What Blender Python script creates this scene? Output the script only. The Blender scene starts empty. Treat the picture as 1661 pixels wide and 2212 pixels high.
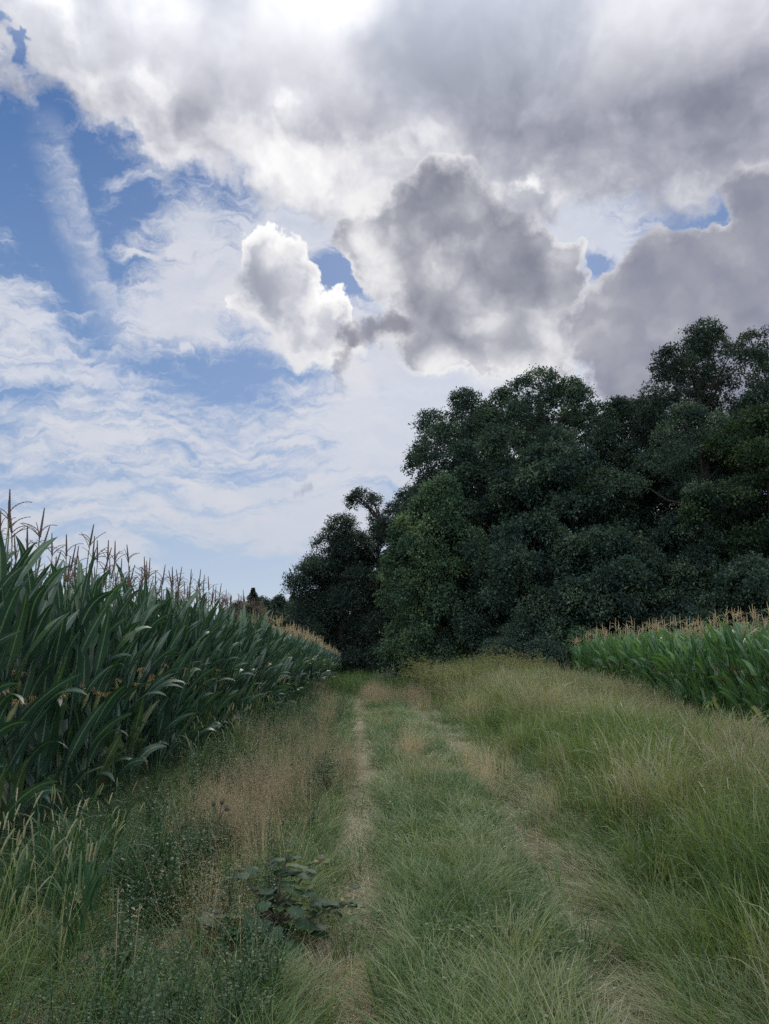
import bpy, math, random
import numpy as np
from mathutils import Vector, Matrix

# ------------------------------------------------------------------ camera, world, sun, exposure
scene = bpy.context.scene
COL = scene.collection
R = math.radians
F_PX, CX, CY = 1597.0, 830.5, 1106.0        # focal length and centre in a 1661 x 2212 view of the picture
PITCH = R(11.5)
EYE = np.array([0.0, 0.0, 1.65])

cam_data = bpy.data.cameras.new("camera")
cam = bpy.data.objects.new("camera", cam_data)
COL.objects.link(cam)
cam.location = EYE
cam.rotation_euler = (R(90) + PITCH, 0, 0)
cam_data.sensor_fit = 'VERTICAL'
cam_data.sensor_height = 36.0
cam_data.lens = 36.0 * F_PX / 2212.0
cam_data.clip_start = 0.05
cam_data.clip_end = 6000
scene.camera = cam

scene.view_settings.view_transform = 'Standard'
scene.view_settings.look = 'None'
scene.view_settings.exposure = 0.0
scene.view_settings.gamma = 1.0
cy = scene.cycles
cy.max_bounces = 8
cy.diffuse_bounces = 3
cy.glossy_bounces = 2
cy.transmission_bounces = 4
cy.transparent_max_bounces = 8
cy.sample_clamp_indirect = 4.0
cy.use_denoising = False

SUN_EL, SUN_AZ = R(40), R(8)                # the sun stands ahead, behind the cloud
sd = bpy.data.lights.new("sun", 'SUN')
sd.energy = 1.5
sd.angle = R(14)
sd.color = (1.0, 0.95, 0.88)
sun = bpy.data.objects.new("sun", sd)
COL.objects.link(sun)
sun.rotation_euler = Vector((-math.sin(SUN_AZ) * math.cos(SUN_EL), -math.cos(SUN_AZ) * math.cos(SUN_EL), -math.sin(SUN_EL))).to_track_quat('-Z', 'Y').to_euler()


def ray(px, py):
    """World direction through a point of the picture (view pixels)."""
    x, y = (px - CX) / F_PX, (CY - py) / F_PX
    c, s = math.cos(PITCH), math.sin(PITCH)
    return np.array([x, c - y * s, s + y * c])


def at(px, py, depth):
    d = ray(px, py)
    return EYE + d * (depth / d[1])


# ---- the sky: a map of cloud layers over the dome, written in stereographic coordinates of the direction
SC = np.array([0.0, math.cos(R(20)), math.sin(R(20))])
SR = np.array([1.0, 0.0, 0.0])
SU = np.array([0.0, -math.sin(R(20)), math.cos(R(20))])


def sky_uv(px, py):
    d = ray(px, py)
    d = d / np.linalg.norm(d)
    k = 2.0 / (1.0 + d @ SC)
    return np.array([k * (d @ SR), k * (d @ SU)])


world = bpy.data.worlds.new("World")
scene.world = world
world.use_nodes = True
WT = world.node_tree
WT.nodes.clear()


class Val:
    """A socket of the sky's node tree that can be added, multiplied and mixed like a number."""
    def __init__(self, s): self.s = s
    def __add__(self, o): return op('ADD', self, o)
    def __radd__(self, o): return op('ADD', self, o)
    def __sub__(self, o): return op('SUBTRACT', self, o)
    def __rsub__(self, o): return op('SUBTRACT', o, self)
    def __mul__(self, o): return op('MULTIPLY', self, o)
    def __rmul__(self, o): return op('MULTIPLY', self, o)


def put(sock, v):
    if isinstance(v, Val):
        WT.links.new(v.s, sock)
    else:
        sock.default_value = v


def op(kind, a, b=None, c=None, clamp=False):
    n = WT.nodes.new('ShaderNodeMath')
    n.operation = kind
    n.use_clamp = clamp
    put(n.inputs[0], a)
    if b is not None: put(n.inputs[1], b)
    if c is not None: put(n.inputs[2], c)
    return Val(n.outputs[0])


def vop(kind, a, b=None, scale=None):
    n = WT.nodes.new('ShaderNodeVectorMath')
    n.operation = kind
    put(n.inputs[0], a)
    if b is not None: put(n.inputs[1], b)
    if scale is not None: put(n.inputs['Scale'], scale)
    return Val(n.outputs['Value'] if kind in ('LENGTH', 'DOT_PRODUCT', 'DISTANCE') else n.outputs['Vector'])


def sstep(x, a, b, lo=0.0, hi=1.0):
    n = WT.nodes.new('ShaderNodeMapRange')
    n.interpolation_type = 'SMOOTHSTEP'
    put(n.inputs['Value'], x)
    n.inputs['From Min'].default_value = a
    n.inputs['From Max'].default_value = b
    n.inputs['To Min'].default_value = lo
    n.inputs['To Max'].default_value = hi
    return Val(n.outputs['Result'])


def lstep(x, a, b, lo=0.0, hi=1.0):
    v = sstep(x, a, b, lo, hi)
    v.s.node.interpolation_type = 'LINEAR'
    return v


def mapping(p, loc=(0, 0, 0), rot=0.0, scale=(1, 1, 1), kind='POINT'):
    n = WT.nodes.new('ShaderNodeMapping')
    n.vector_type = kind
    put(n.inputs['Vector'], p)
    n.inputs['Location'].default_value = loc
    n.inputs['Rotation'].default_value = (0, 0, rot)
    n.inputs['Scale'].default_value = scale
    return Val(n.outputs['Vector'])


def noise(p, scale, detail=4.0, rough=0.55, lac=2.0, color=False, dist=0.0):
    n = WT.nodes.new('ShaderNodeTexNoise')
    n.noise_dimensions = '2D'
    put(n.inputs['Vector'], p)
    n.inputs['Scale'].default_value = scale
    n.inputs['Detail'].default_value = detail
    n.inputs['Roughness'].default_value = rough
    n.inputs['Lacunarity'].default_value = lac
    n.inputs['Distortion'].default_value = dist
    return Val(n.outputs['Color'] if color else n.outputs['Fac'])


def billow(p, scale, detail=3.0, rough=0.5):
    """Round cauliflower heads: 1 in the middle of a head, 0 in the creases."""
    n = WT.nodes.new('ShaderNodeTexVoronoi')
    n.feature = 'SMOOTH_F1'
    n.voronoi_dimensions = '2D'
    n.normalize = True
    put(n.inputs['Vector'], p)
    n.inputs['Scale'].default_value = scale
    n.inputs['Detail'].default_value = detail
    n.inputs['Roughness'].default_value = rough
    n.inputs['Smoothness'].default_value = 0.35
    return 1.0 - Val(n.outputs['Distance'])


def blob(p, px, py, rx, ry, ang=0.0):
    """A soft elliptic patch (1 inside .. 0 at the rim) centred on the direction of a photo point."""
    c = sky_uv(px, py)
    e = sky_uv(px + 10, py) - c
    k = np.linalg.norm(e) / 10
    base = math.atan2(e[1], e[0])
    q = mapping(p, (c[0], c[1], 0), base + R(ang), (rx * k, ry * k, 1), 'TEXTURE')
    n = WT.nodes.new('ShaderNodeTexGradient')
    n.gradient_type = 'SPHERICAL'
    put(n.inputs['Vector'], q)
    return Val(n.outputs['Fac'])


def blobs(p, items, soft=(1.0, 0.0)):
    """Smooth union of blobs; each (px, py, rx, ry[, angle[, weight]])."""
    acc = None
    for it in items:
        px, py, rx, ry = it[:4]
        ang = it[4] if len(it) > 4 else 0.0
        w = it[5] if len(it) > 5 else 1.0
        d = sstep(blob(p, px, py, rx, ry, ang), 0.0, 1.0, 0.0, w)
        acc = d if acc is None else acc + d
    return acc


def half(p, x0, y0, x1, y1):
    """Signed distance (in units of 1000 view pixels) from the line x0,y0 -> x1,y1; positive on its left side looking along it."""
    a, b = sky_uv(x0, y0), sky_uv(x1, y1)
    t = b - a
    t = t / np.linalg.norm(t)
    nrm = np.array([-t[1], t[0]])
    k = np.linalg.norm(sky_uv((x0 + x1) / 2 + 10, (y0 + y1) / 2) - sky_uv((x0 + x1) / 2, (y0 + y1) / 2)) / 10
    v = vop('DOT_PRODUCT', p, tuple(nrm / k / 1000) + (0.0,))
    return v - float((a @ nrm) / k / 1000)


def mixc(f, a, b):
    n = WT.nodes.new('ShaderNodeMix')
    n.data_type = 'RGBA'
    n.clamp_factor = True
    put(n.inputs[0], f)
    for i, v in ((6, a), (7, b)):
        if isinstance(v, Val): WT.links.new(v.s, n.inputs[i])
        else: n.inputs[i].default_value = tuple(v) + (1.0,)
    return Val(n.outputs[2])


def ramp(f, stops):
    n = WT.nodes.new('ShaderNodeValToRGB')
    cr = n.color_ramp
    while len(cr.elements) < len(stops): cr.elements.new(0.5)
    for e, (pos, c) in zip(cr.elements, stops):
        e.position = pos
        e.color = tuple(c) + (1.0,)
    put(n.inputs['Fac'], f)
    return Val(n.outputs['Color'])


def srgb(r, g, b):
    f = lambda c: c / 255 / 12.92 if c <= 10 else ((c / 255 + 0.055) / 1.055) ** 2.4
    return (f(r), f(g), f(b))


tc = WT.nodes.new('ShaderNodeTexCoord')
D = Val(tc.outputs['Generated'])
kk = op('DIVIDE', 2.0, vop('DOT_PRODUCT', D, tuple(SC)) + 1.02)
cmb = WT.nodes.new('ShaderNodeCombineXYZ')
put(cmb.inputs[0], vop('DOT_PRODUCT', D, tuple(SR)) * kk)
put(cmb.inputs[1], vop('DOT_PRODUCT', D, tuple(SU)) * kk)
P = Val(cmb.outputs[0])
up = vop('DOT_PRODUCT', D, (0, 0, 1))

st = WT.nodes.new('ShaderNodeTexSky')
st.sky_type = 'NISHITA'
st.sun_disc = False
st.sun_elevation = SUN_EL
st.sun_rotation = SUN_AZ
st.air_density = 1.0
st.dust_density = 1.2
st.ozone_density = 2.0
SKY_STRENGTH = 0.1

cen = lambda n: vop('SUBTRACT', n, (0.5, 0.5, 0.5))
add = lambda *v: v[0] if len(v) == 1 else vop('ADD', v[0], add(*v[1:]))
wA = vop('SCALE', cen(noise(P, 5.0, 3, 0.5, color=True)), scale=0.16)
wB = vop('SCALE', cen(noise(P, 17.0, 4, 0.6, color=True)), scale=0.062)
wC = vop('SCALE', cen(noise(P, 60.0, 3, 0.62, color=True)), scale=0.016)
Pw = add(P, wA, wB, wC)                     # ragged
Pc = add(P, wB, wC)                         # cauliflower edges
Ps = add(P, wA)                             # slow

# blue
clear = vop('SCALE', Val(st.outputs['Color']), scale=SKY_STRENGTH)
blue = ramp(up, [(0.0, srgb(196, 204, 217)), (0.1, srgb(176, 194, 218)), (0.3, srgb(122, 156, 202)), (0.62, srgb(60, 107, 168))])
base = mixc(0.85, clear, blue)

# high veil: streaks and flakes of cirrus
q1 = mapping(add(P, wA), rot=R(-6), scale=(2.2, 11, 1))
q2 = mapping(add(P, wA, wB), rot=R(28), scale=(3.2, 7.5, 1))
s1 = noise(q1, 1.6, 5, 0.62)
s2 = noise(q2, 1.3, 5, 0.64)
lowz = sstep(half(P, 0, 860, 1661, 860), -0.25, 0.2)            # 1 above that height
streak = s1 * (1.0 - lowz) + s2 * lowz
fine = noise(mapping(add(P, wB), rot=R(-4), scale=(6, 34, 1)), 2.0, 3, 0.62)
veil_cov = blobs(P, [(20, 650, 200, 110, -15, .45), (60, 780, 260, 120, -10, .42), (440, 630, 280, 150, 12, .8), (300, 520, 110, 46, 35, .5), (620, 640, 240, 200, 0, .6), (20, 520, 70, 70, 0, .45), (30, 370, 40, 22, 20, .4), (245, 430, 60, 30, 40, .35),
                     (480, 730, 320, 80, -10, .4), (180, 950, 500, 130, 0, .3), (850, 900, 420, 150, -8, .6), (300, 1140, 900, 170, 0, .55), (760, 1060, 420, 220, 0, .5), (950, 780, 320, 160, 0, .7),
                     (640, 440, 200, 120, 0, .6), (110, 720, 460, 280, 0, .25), (300, 1000, 900, 240, 0, .25), (1050, 560, 640, 260, 0, 1.3), (1200, 900, 700, 400, 0, .7), (400, 1000, 900, 300, 0, .12),
                     (430, 480, 130, 90, 0, .6), (470, 812, 280, 36, -4, -.22), (70, 850, 140, 40, -5, -.3), (560, 862, 280, 36, -8, -.25), (110, 1040, 260, 26, 2, -.18), (500, 1262, 420, 44, 0, -.6), (735, 590, 100, 70, -25, -1.5), (700, 980, 60, 60, 60, -.25), (1280, 575, 60, 50, 0, -1.2)])
veil = sstep(veil_cov * 1.0 + (streak - 0.5) * 2.3 + (fine - 0.5) * 1.1, 0.0, 0.85)
nB0 = noise(P, 26.0, 4, 0.6)
cb = half(add(P, wC), 165, 300, 284, 720) + (noise(P, 3.0, 2) - 0.5) * 0.07 + (nB0 - 0.5) * 0.03
trail = sstep(cb, 0.006, -0.016) * sstep(cb, -0.105, -0.015) * sstep(half(P, 0, 790, 1661, 790), 0.0, 0.12) * sstep(half(P, 0, 235, 1661, 235), 0.02, -0.1)
nF = noise(mapping(add(P, wB), rot=R(-5), scale=(2.5, 9, 1)), 3.0, 4, 0.6)
trail = trail * lstep(noise(mapping(Pc, rot=R(-60), scale=(5, 26, 1)), 2.2, 4, 0.6), 0.28, 0.72, 0.12, 0.75)
veil_a = op('MAXIMUM', veil * lstep(nF, 0.3, 0.7, 0.78, 0.97), trail)

veil_col = mixc(lstep(noise(Ps, 6, 5), 0.3, 0.7), srgb(212, 217, 230), srgb(228, 227, 231))
veil_col = mixc(lstep(up, 0.02, 0.35), srgb(196, 202, 214), veil_col)
veil_col = mixc(sstep(half(P, 0, 700, 1661, 300), -0.1, 0.3), veil_col, srgb(214, 218, 229))
sky = mixc(veil_a, base, veil_col)

nA = noise(add(P, wA), 7.0, 5, 0.6)
nB = noise(add(P, wB), 20.0, 5, 0.62)
bl = billow(add(P, wB), 13.0, 2, 0.5)
bl0 = billow(add(P, wB), 6.5, 1, 0.5)
bl2 = billow(add(P, wC), 30.0, 2, 0.5)
LIT = (0.012, 0.022, 0.0)                  # towards the hidden sun
rel = bl - billow(vop('ADD', add(P, wB), LIT), 13.0, 2, 0.5)
relA = nA - noise(vop('ADD', add(P, wA), LIT), 7.0, 4, 0.6)

# the great deck above: white and torn along its lower left rim, grey inside
dl = op('MINIMUM', half(Pw, -60, 120, 720, 590), half(Pw, 560, 500, 1700, 520))
deck_d = dl + (nB - 0.5) * 0.14 + (bl - 0.5) * 0.07
holes = blobs(Pc, [(40, 110, 34, 46, 40), (8, 50, 40, 40, 0), (70, 95, 30, 30, 0), (280, 142, 22, 22, 0, .8), (322, 130, 28, 20, 0, .8), (512, 482, 46, 40, 0, 1.1), (120, 60, 36, 40, 30, .4), (205, 305, 26, 26, 0, .9),
                   (640, 470, 60, 40, 0, .5)])
deck_a = sstep(deck_d - holes * 0.13, -0.012, 0.075)
deck_g = blobs(Ps, [(330, 40, 330, 110, 0, .34), (150, 190, 140, 70, -30, .16), (520, 170, 230, 130, 20, .55), (430, 240, 120, 90, 0, .35), (880, 130, 330, 160, 0, .62), (1100, 250, 420, 150, -8, .40), (1500, 230, 330, 170, 0, .40), (1350, 420, 330, 110, 0, .34),
                    (700, 60, 500, 120, 0, .3), (1250, 60, 500, 150, 0, .36), (1620, 300, 220, 200, 0, .3), (1130, 150, 130, 140, 20, -.12), (1640, 120, 180, 120, 0, .2),
                    (1490, 235, 130, 50, -45, -.16), (640, 235, 60, 40, 0, -.22), (900, 260, 160, 60, 10, -.1)])
deck_t = deck_g * 0.85 + lstep(half(Ps, -60, 120, 720, 590), 0.16, 0.5, 0.0, 0.42) * sstep(half(Ps, 560, 400, 1700, 420), -0.12, 0.25, 0.35, 1.0) + (nA - 0.5) * 0.55 + (nB - 0.5) * 0.4 - (bl - 0.6) * 0.3 - rel * 0.6 - relA * 1.1 + 0.25 - blobs(Pc, [(760, 370, 140, 90, 0, .35), (620, 380, 160, 110, 0, .16), (1150, 405, 46, 34, 0, .6), (1290, 500, 150, 40, 0, .4), (560, 330, 160, 110, 30, .12), (1140, 470, 60, 50, 0, .2)])
deck_col = ramp(sstep(deck_t, -0.55, 1.5), [(0.0, (1.05, 1.05, 1.05)), (0.16, srgb(240, 240, 242)), (0.27, srgb(224, 224, 230)), (0.42, srgb(196, 198, 207)), (0.6, srgb(172, 174, 187)), (0.8, srgb(151, 154, 169)), (1.0, srgb(128, 131, 148))])
sky = mixc(deck_a, sky, deck_col)


def cumulus(sky, items, edge, thick, cols, rough=0.17, light=None, under=None):
    """A heap cloud in front: bright fringe where it is thin, grey where it is thick; frayed along its underside."""
    d = blobs(Pc, items) + (bl - 0.6) * rough * 1.3 + (bl2 - 0.62) * rough * 0.6 + (nB - 0.5) * rough * 0.9
    a = sstep(d + (nA - 0.5) * 0.12, edge[0] - 0.02, edge[1] + 0.05)
    if under is not None:
        u = blobs(P, under)
        a = a * (1.0 - op('MINIMUM', u, 1.0)) + sstep(d + (nA - 0.5) * 0.3, edge[0] - 0.05, edge[1] + 0.5) * op('MINIMUM', u, 1.0)
    t = lstep(d, edge[0], edge[0] + thick)
    g = t * 0.85 + 0.10 + (nA - 0.5) * 0.35 - (bl0 - 0.6) * 1.0 - (bl - 0.62) * 0.6 - (bl2 - 0.62) * 0.2 - rel * 0.9 - relA * 0.75
    if light is not None: g = g + light
    return mixc(a, sky, ramp(sstep(g + (nB - 0.5) * 0.3, -0.5, 1.5), cols))


grey = [(0.0, srgb(244, 243, 243)), (0.18, srgb(224, 224, 228)), (0.36, srgb(198, 199, 206)), (0.58, srgb(172, 174, 184)), (0.8, srgb(152, 155, 167)), (1.0, srgb(128, 131, 146))]
whit = [(0.0, (1.03, 1.03, 1.03)), (0.2, srgb(242, 241, 241)), (0.4, srgb(226, 226, 231)), (0.6, srgb(202, 204, 213)), (0.8, srgb(178, 182, 194)), (1.0, srgb(156, 160, 176))]
dark = [(0.0, srgb(216, 216, 221)), (0.18, srgb(190, 191, 199)), (0.4, srgb(168, 170, 181)), (0.62, srgb(156, 158, 172)), (0.82, srgb(146, 149, 165)), (1.0, srgb(132, 135, 152))]

# white pile left of the middle one
lit2 = blobs(P, [(640, 560, 110, 130, 0, -.38), (700, 670, 80, 70, 0, -.42), (560, 510, 60, 60, 0, -.3), (540, 610, 80, 110, 0, .35), (600, 720, 90, 60, 0, .3)])
sky = cumulus(sky, [(565, 545, 70, 80), (620, 590, 80, 110, 0), (560, 640, 80, 90), (640, 690, 120, 110), (715, 680, 60, 70), (660, 770, 110, 60, 0, .8), (745, 745, 80, 80, 0, .7)], (0.26, 0.36), 0.9, whit, 0.26, lit2, [(560, 700, 90, 160, 0, 1.3), (640, 800, 160, 70, 0, 1.3), (760, 760, 90, 60, 0, 1.3)])
# the middle heap
lit3 = blobs(P, [(780, 500, 60, 120, 0, -.7), (960, 620, 110, 60, 0, -.38), (820, 590, 80, 60, 0, -.6), (1210, 710, 90, 110, 0, -.6), (930, 480, 90, 120, 0, .2), (1020, 640, 70, 100, 0, -.12), (900, 620, 40, 80, 0, .3), (880, 560, 70, 60, 0, .25),
                 (1000, 380, 120, 80, 0, .12), (980, 800, 260, 70, 0, -.7), (1180, 790, 110, 80, 0, -.5), (1060, 690, 60, 60, 0, -.25), (960, 470, 60, 30, 20, -.2)])
sky = cumulus(sky, [(960, 420, 130, 110), (900, 470, 120, 110), (1040, 500, 140, 130), (780, 500, 80, 130), (860, 560, 130, 120), (1120, 570, 130, 110), (1000, 640, 200, 140), (1180, 600, 90, 120), (1080, 710, 200, 110), (960, 740, 190, 80),
                    (1190, 720, 110, 110), (900, 700, 110, 90), (1110, 780, 190, 80), (960, 770, 160, 60, 0, .8), (1230, 600, 70, 110, 0, .8)], (0.26, 0.36), 0.7, grey, 0.24, lit3, [(1000, 810, 320, 110, 0, 1.5), (1230, 680, 70, 200, 0, 1.2)])
# dark one on the right
lit4 = blobs(P, [(1300, 600, 70, 60, 0, -.25), (1250, 720, 90, 130, 0, -.5), (1480, 620, 120, 60, 20, -.12), (1380, 560, 60, 50, 0, .15)])
sky = cumulus(sky, [(1640, 440, 130, 120), (1560, 570, 160, 100), (1430, 580, 150, 110), (1360, 660, 140, 120), (1550, 720, 300, 190), (1330, 780, 130, 110), (1700, 600, 200, 250), (1440, 860, 260, 140), (1270, 700, 90, 110, 0, .7), (1700, 850, 250, 200)], (0.2, 0.31), 0.5, dark, 0.2, lit4, [(1300, 830, 170, 130, 0, 1.4)])
# torn scud and a small puff
sc = blobs(add(P, wB), [(800, 715, 120, 50, 14), (745, 765, 36, 90, 0, .8), (860, 700, 60, 50, 0, .6), (735, 830, 20, 50, 0, .45)])
sky = mixc(sstep(sc + (nB - 0.5) * 0.6, 0.15, 1.15) * 0.92, sky, srgb(136, 138, 152))
pf = blobs(Pc, [(658, 1052, 34, 40, 0)])
sky = mixc(sstep(pf + (nB - 0.5) * 0.5, 0.3, 1.1) * 0.6, sky, srgb(168, 174, 192))

# extra bright cloud added behind the viewer and overhead to light ground and trees
back = lstep(vop('DOT_PRODUCT', D, (0, -1, 0)), -0.35, 0.5)
over = lstep(up, 0.62, 0.9)
sky = mixc(op('MAXIMUM', back, over), sky, mixc(sstep(noise(P, 2.2, 5), 0.42, 0.6), (1.1, 1.2, 1.36), (2.5, 2.5, 2.5)))
bg = WT.nodes.new('ShaderNodeBackground')
WT.links.new(sky.s, bg.inputs['Color'])
bg.inputs['Strength'].default_value = 1.0
wo = WT.nodes.new('ShaderNodeOutputWorld')
WT.links.new(bg.outputs[0], wo.inputs['Surface'])
world.cycles.sampling_method = 'MANUAL'
world.cycles.sample_map_resolution = 512

# ------------------------------------------------------------------ helpers
RNG = np.random.default_rng(11)


def U(a, b, n=None): return RNG.uniform(a, b, n)


def smooth(a, b, x):
    t = np.clip((np.asarray(x, float) - a) / (b - a), 0, 1)
    return t * t * (3 - 2 * t)


_pts = RNG.uniform(0, 1, (64, 64))


def vnoise(x, y):
    """Plain value noise, 0..1."""
    x = np.asarray(x, float); y = np.asarray(y, float)
    xi, yi = np.floor(x).astype(int), np.floor(y).astype(int)
    fx, fy = x - xi, y - yi
    fx = fx * fx * (3 - 2 * fx); fy = fy * fy * (3 - 2 * fy)
    g = lambda i, j: _pts[i % 64, j % 64]
    return (g(xi, yi) * (1 - fx) + g(xi + 1, yi) * fx) * (1 - fy) + (g(xi, yi + 1) * (1 - fx) + g(xi + 1, yi + 1) * fx) * fy


def fnoise(x, y, o=3):
    v, a, s = 0, 0.5, 0
    for k in range(o):
        v = v + a * vnoise(x * 2 ** k + 17 * k, y * 2 ** k + 5 * k); s += a; a *= 0.55
    return v / s


def make_mesh(name, V, Q, attrs=None, smooth_shade=True, uv=None):
    me = bpy.data.meshes.new(name)
    V = np.ascontiguousarray(V, np.float32); Q = np.ascontiguousarray(Q, np.int32)
    n, k = Q.shape
    me.vertices.add(len(V)); me.vertices.foreach_set('co', V.ravel())
    me.loops.add(n * k); me.loops.foreach_set('vertex_index', Q.ravel())
    me.polygons.add(n)
    me.polygons.foreach_set('loop_start', np.arange(0, n * k, k, dtype=np.int32))
    if smooth_shade:
        me.polygons.foreach_set('use_smooth', np.ones(n, bool))
    for an, av in (attrs or {}).items():
        a = me.attributes.new(an, 'FLOAT', 'POINT')
        a.data.foreach_set('value', np.ascontiguousarray(av, np.float32))
    if uv is not None:
        l = me.uv_layers.new(name='UVMap')
        l.data.foreach_set('uv', np.ascontiguousarray(uv[Q.ravel()], np.float32).ravel())
    me.update(calc_edges=True)
    return me


class Geo:
    """Collects quads with a tint per vertex."""
    def __init__(self): self.v, self.q, self.t, self.u, self.n = [], [], [], [], 0

    def add(self, V, Q, tint=0.5, uv=None):
        V = np.asarray(V, float).reshape(-1, 3)
        self.v.append(V); self.q.append(np.asarray(Q) + self.n)
        self.t.append(np.broadcast_to(np.asarray(tint, float), (len(V),)).copy())
        self.u.append(np.zeros((len(V), 2)) if uv is None else uv)
        self.n += len(V)
        return self

    def mesh(self, name, mat, smooth_shade=True):
        me = make_mesh(name, np.concatenate(self.v), np.concatenate(self.q), {'tint': np.concatenate(self.t)}, smooth_shade, np.concatenate(self.u))
        me.materials.append(mat)
        return me


def obj(name, me, parent=None, loc=None):
    o = bpy.data.objects.new(name, me)
    COL.objects.link(o)
    if parent is not None: o.parent = parent
    if loc is not None: o.location = loc
    return o


def tag(o, label=None, cat=None, group=None, kind=None):
    for k, v in (('label', label), ('category', cat), ('group', group), ('kind', kind)):
        if v: o[k] = v
    return o


def empty(name, loc, label, cat, group=None, rz=0.0, sc=1.0):
    o = bpy.data.objects.new(name, None)
    COL.objects.link(o)
    o.location = loc; o.rotation_euler = (0, 0, rz); o.scale = (sc,) * 3
    return tag(o, label, cat, group, 'thing')


def ribbons(base, az, th0, th1, L, W, seg=4, pw=1.3, roll=None, taper=0.75, tint=None, belly=0.0, twist=0.0):
    """A batch of arching blades: quads, V-less, tapering to a point."""
    base = np.asarray(base, float); N = len(base)
    az, th0, th1, L, W = [np.broadcast_to(np.asarray(a, float), (N,)) for a in (az, th0, th1, L, W)]
    s = np.linspace(0, 1, seg + 1)
    th = th0[:, None] + (th1 - th0)[:, None] * s[None] ** pw
    d = np.stack([np.sin(th) * np.cos(az)[:, None], np.sin(th) * np.sin(az)[:, None], np.cos(th)], -1)
    step = 0.5 * (d[:, 1:] + d[:, :-1]) * (L / seg)[:, None, None]
    c = np.concatenate([np.zeros((N, 1, 3)), np.cumsum(step, 1)], 1) + base[:, None]
    side = np.stack([-np.sin(az), np.cos(az), 0 * az], -1)[:, None].repeat(seg + 1, 1)
    if roll is not None:
        nr = np.cross(d, side)
        r = np.broadcast_to(np.asarray(roll, float), (N,))[:, None, None] + np.asarray(twist) * s[None, :, None]
        side = side * np.cos(r) + nr * np.sin(r)
    w = (1 - s) ** taper
    if belly: w = w * (1 - belly + belly * np.minimum(1, s * 4) ** 0.7)
    w = np.maximum(w, 0.04)[None, :, None] * W[:, None, None] * 0.5
    V = np.stack([c - side * w, c + side * w], 2).reshape(N, -1, 3)
    k = np.arange(seg)
    q = np.stack([2 * k, 2 * k + 1, 2 * k + 3, 2 * k + 2], -1)
    Q = (q[None] + (np.arange(N) * (2 * (seg + 1)))[:, None, None]).reshape(-1, 4)
    t = np.full(N, 0.5) if tint is None else np.broadcast_to(tint, (N,))
    return V.reshape(-1, 3), Q, t.repeat(2 * (seg + 1)), c


def tube(pts, rad, n=6):
    """Tapered round tube along a polyline."""
    pts = np.asarray(pts, float); m = len(pts)
    rad = np.broadcast_to(np.asarray(rad, float), (m,))
    tan = np.gradient(pts, axis=0); tan /= np.linalg.norm(tan, axis=1)[:, None] + 1e-9
    ref = np.where(np.abs(tan[:, 2:3]) > 0.9, np.array([[1.0, 0, 0]]), np.array([[0, 0, 1.0]]))
    a = np.cross(tan, ref); a /= np.linalg.norm(a, axis=1)[:, None] + 1e-9
    b = np.cross(tan, a)
    ph = np.linspace(0, 2 * np.pi, n, endpoint=False)
    V = pts[:, None] + rad[:, None, None] * (np.cos(ph)[None, :, None] * a[:, None] + np.sin(ph)[None, :, None] * b[:, None])
    i, j = np.meshgrid(np.arange(m - 1), np.arange(n), indexing='ij')
    Q = np.stack([i * n + j, i * n + (j + 1) % n, (i + 1) * n + (j + 1) % n, (i + 1) * n + j], -1).reshape(-1, 4)
    return V.reshape(-1, 3), Q


def lumps(c, r, squash=1.0, n=8, m=5):
    """A small closed round body (burr, berry head, kernel)."""
    th = np.linspace(0.02, np.pi - 0.02, m + 1)
    prof = np.stack([0 * th, 0 * th, -np.cos(th) * r * squash], -1) + np.asarray(c)
    return tube(prof, np.sin(th) * r, n)


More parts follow.
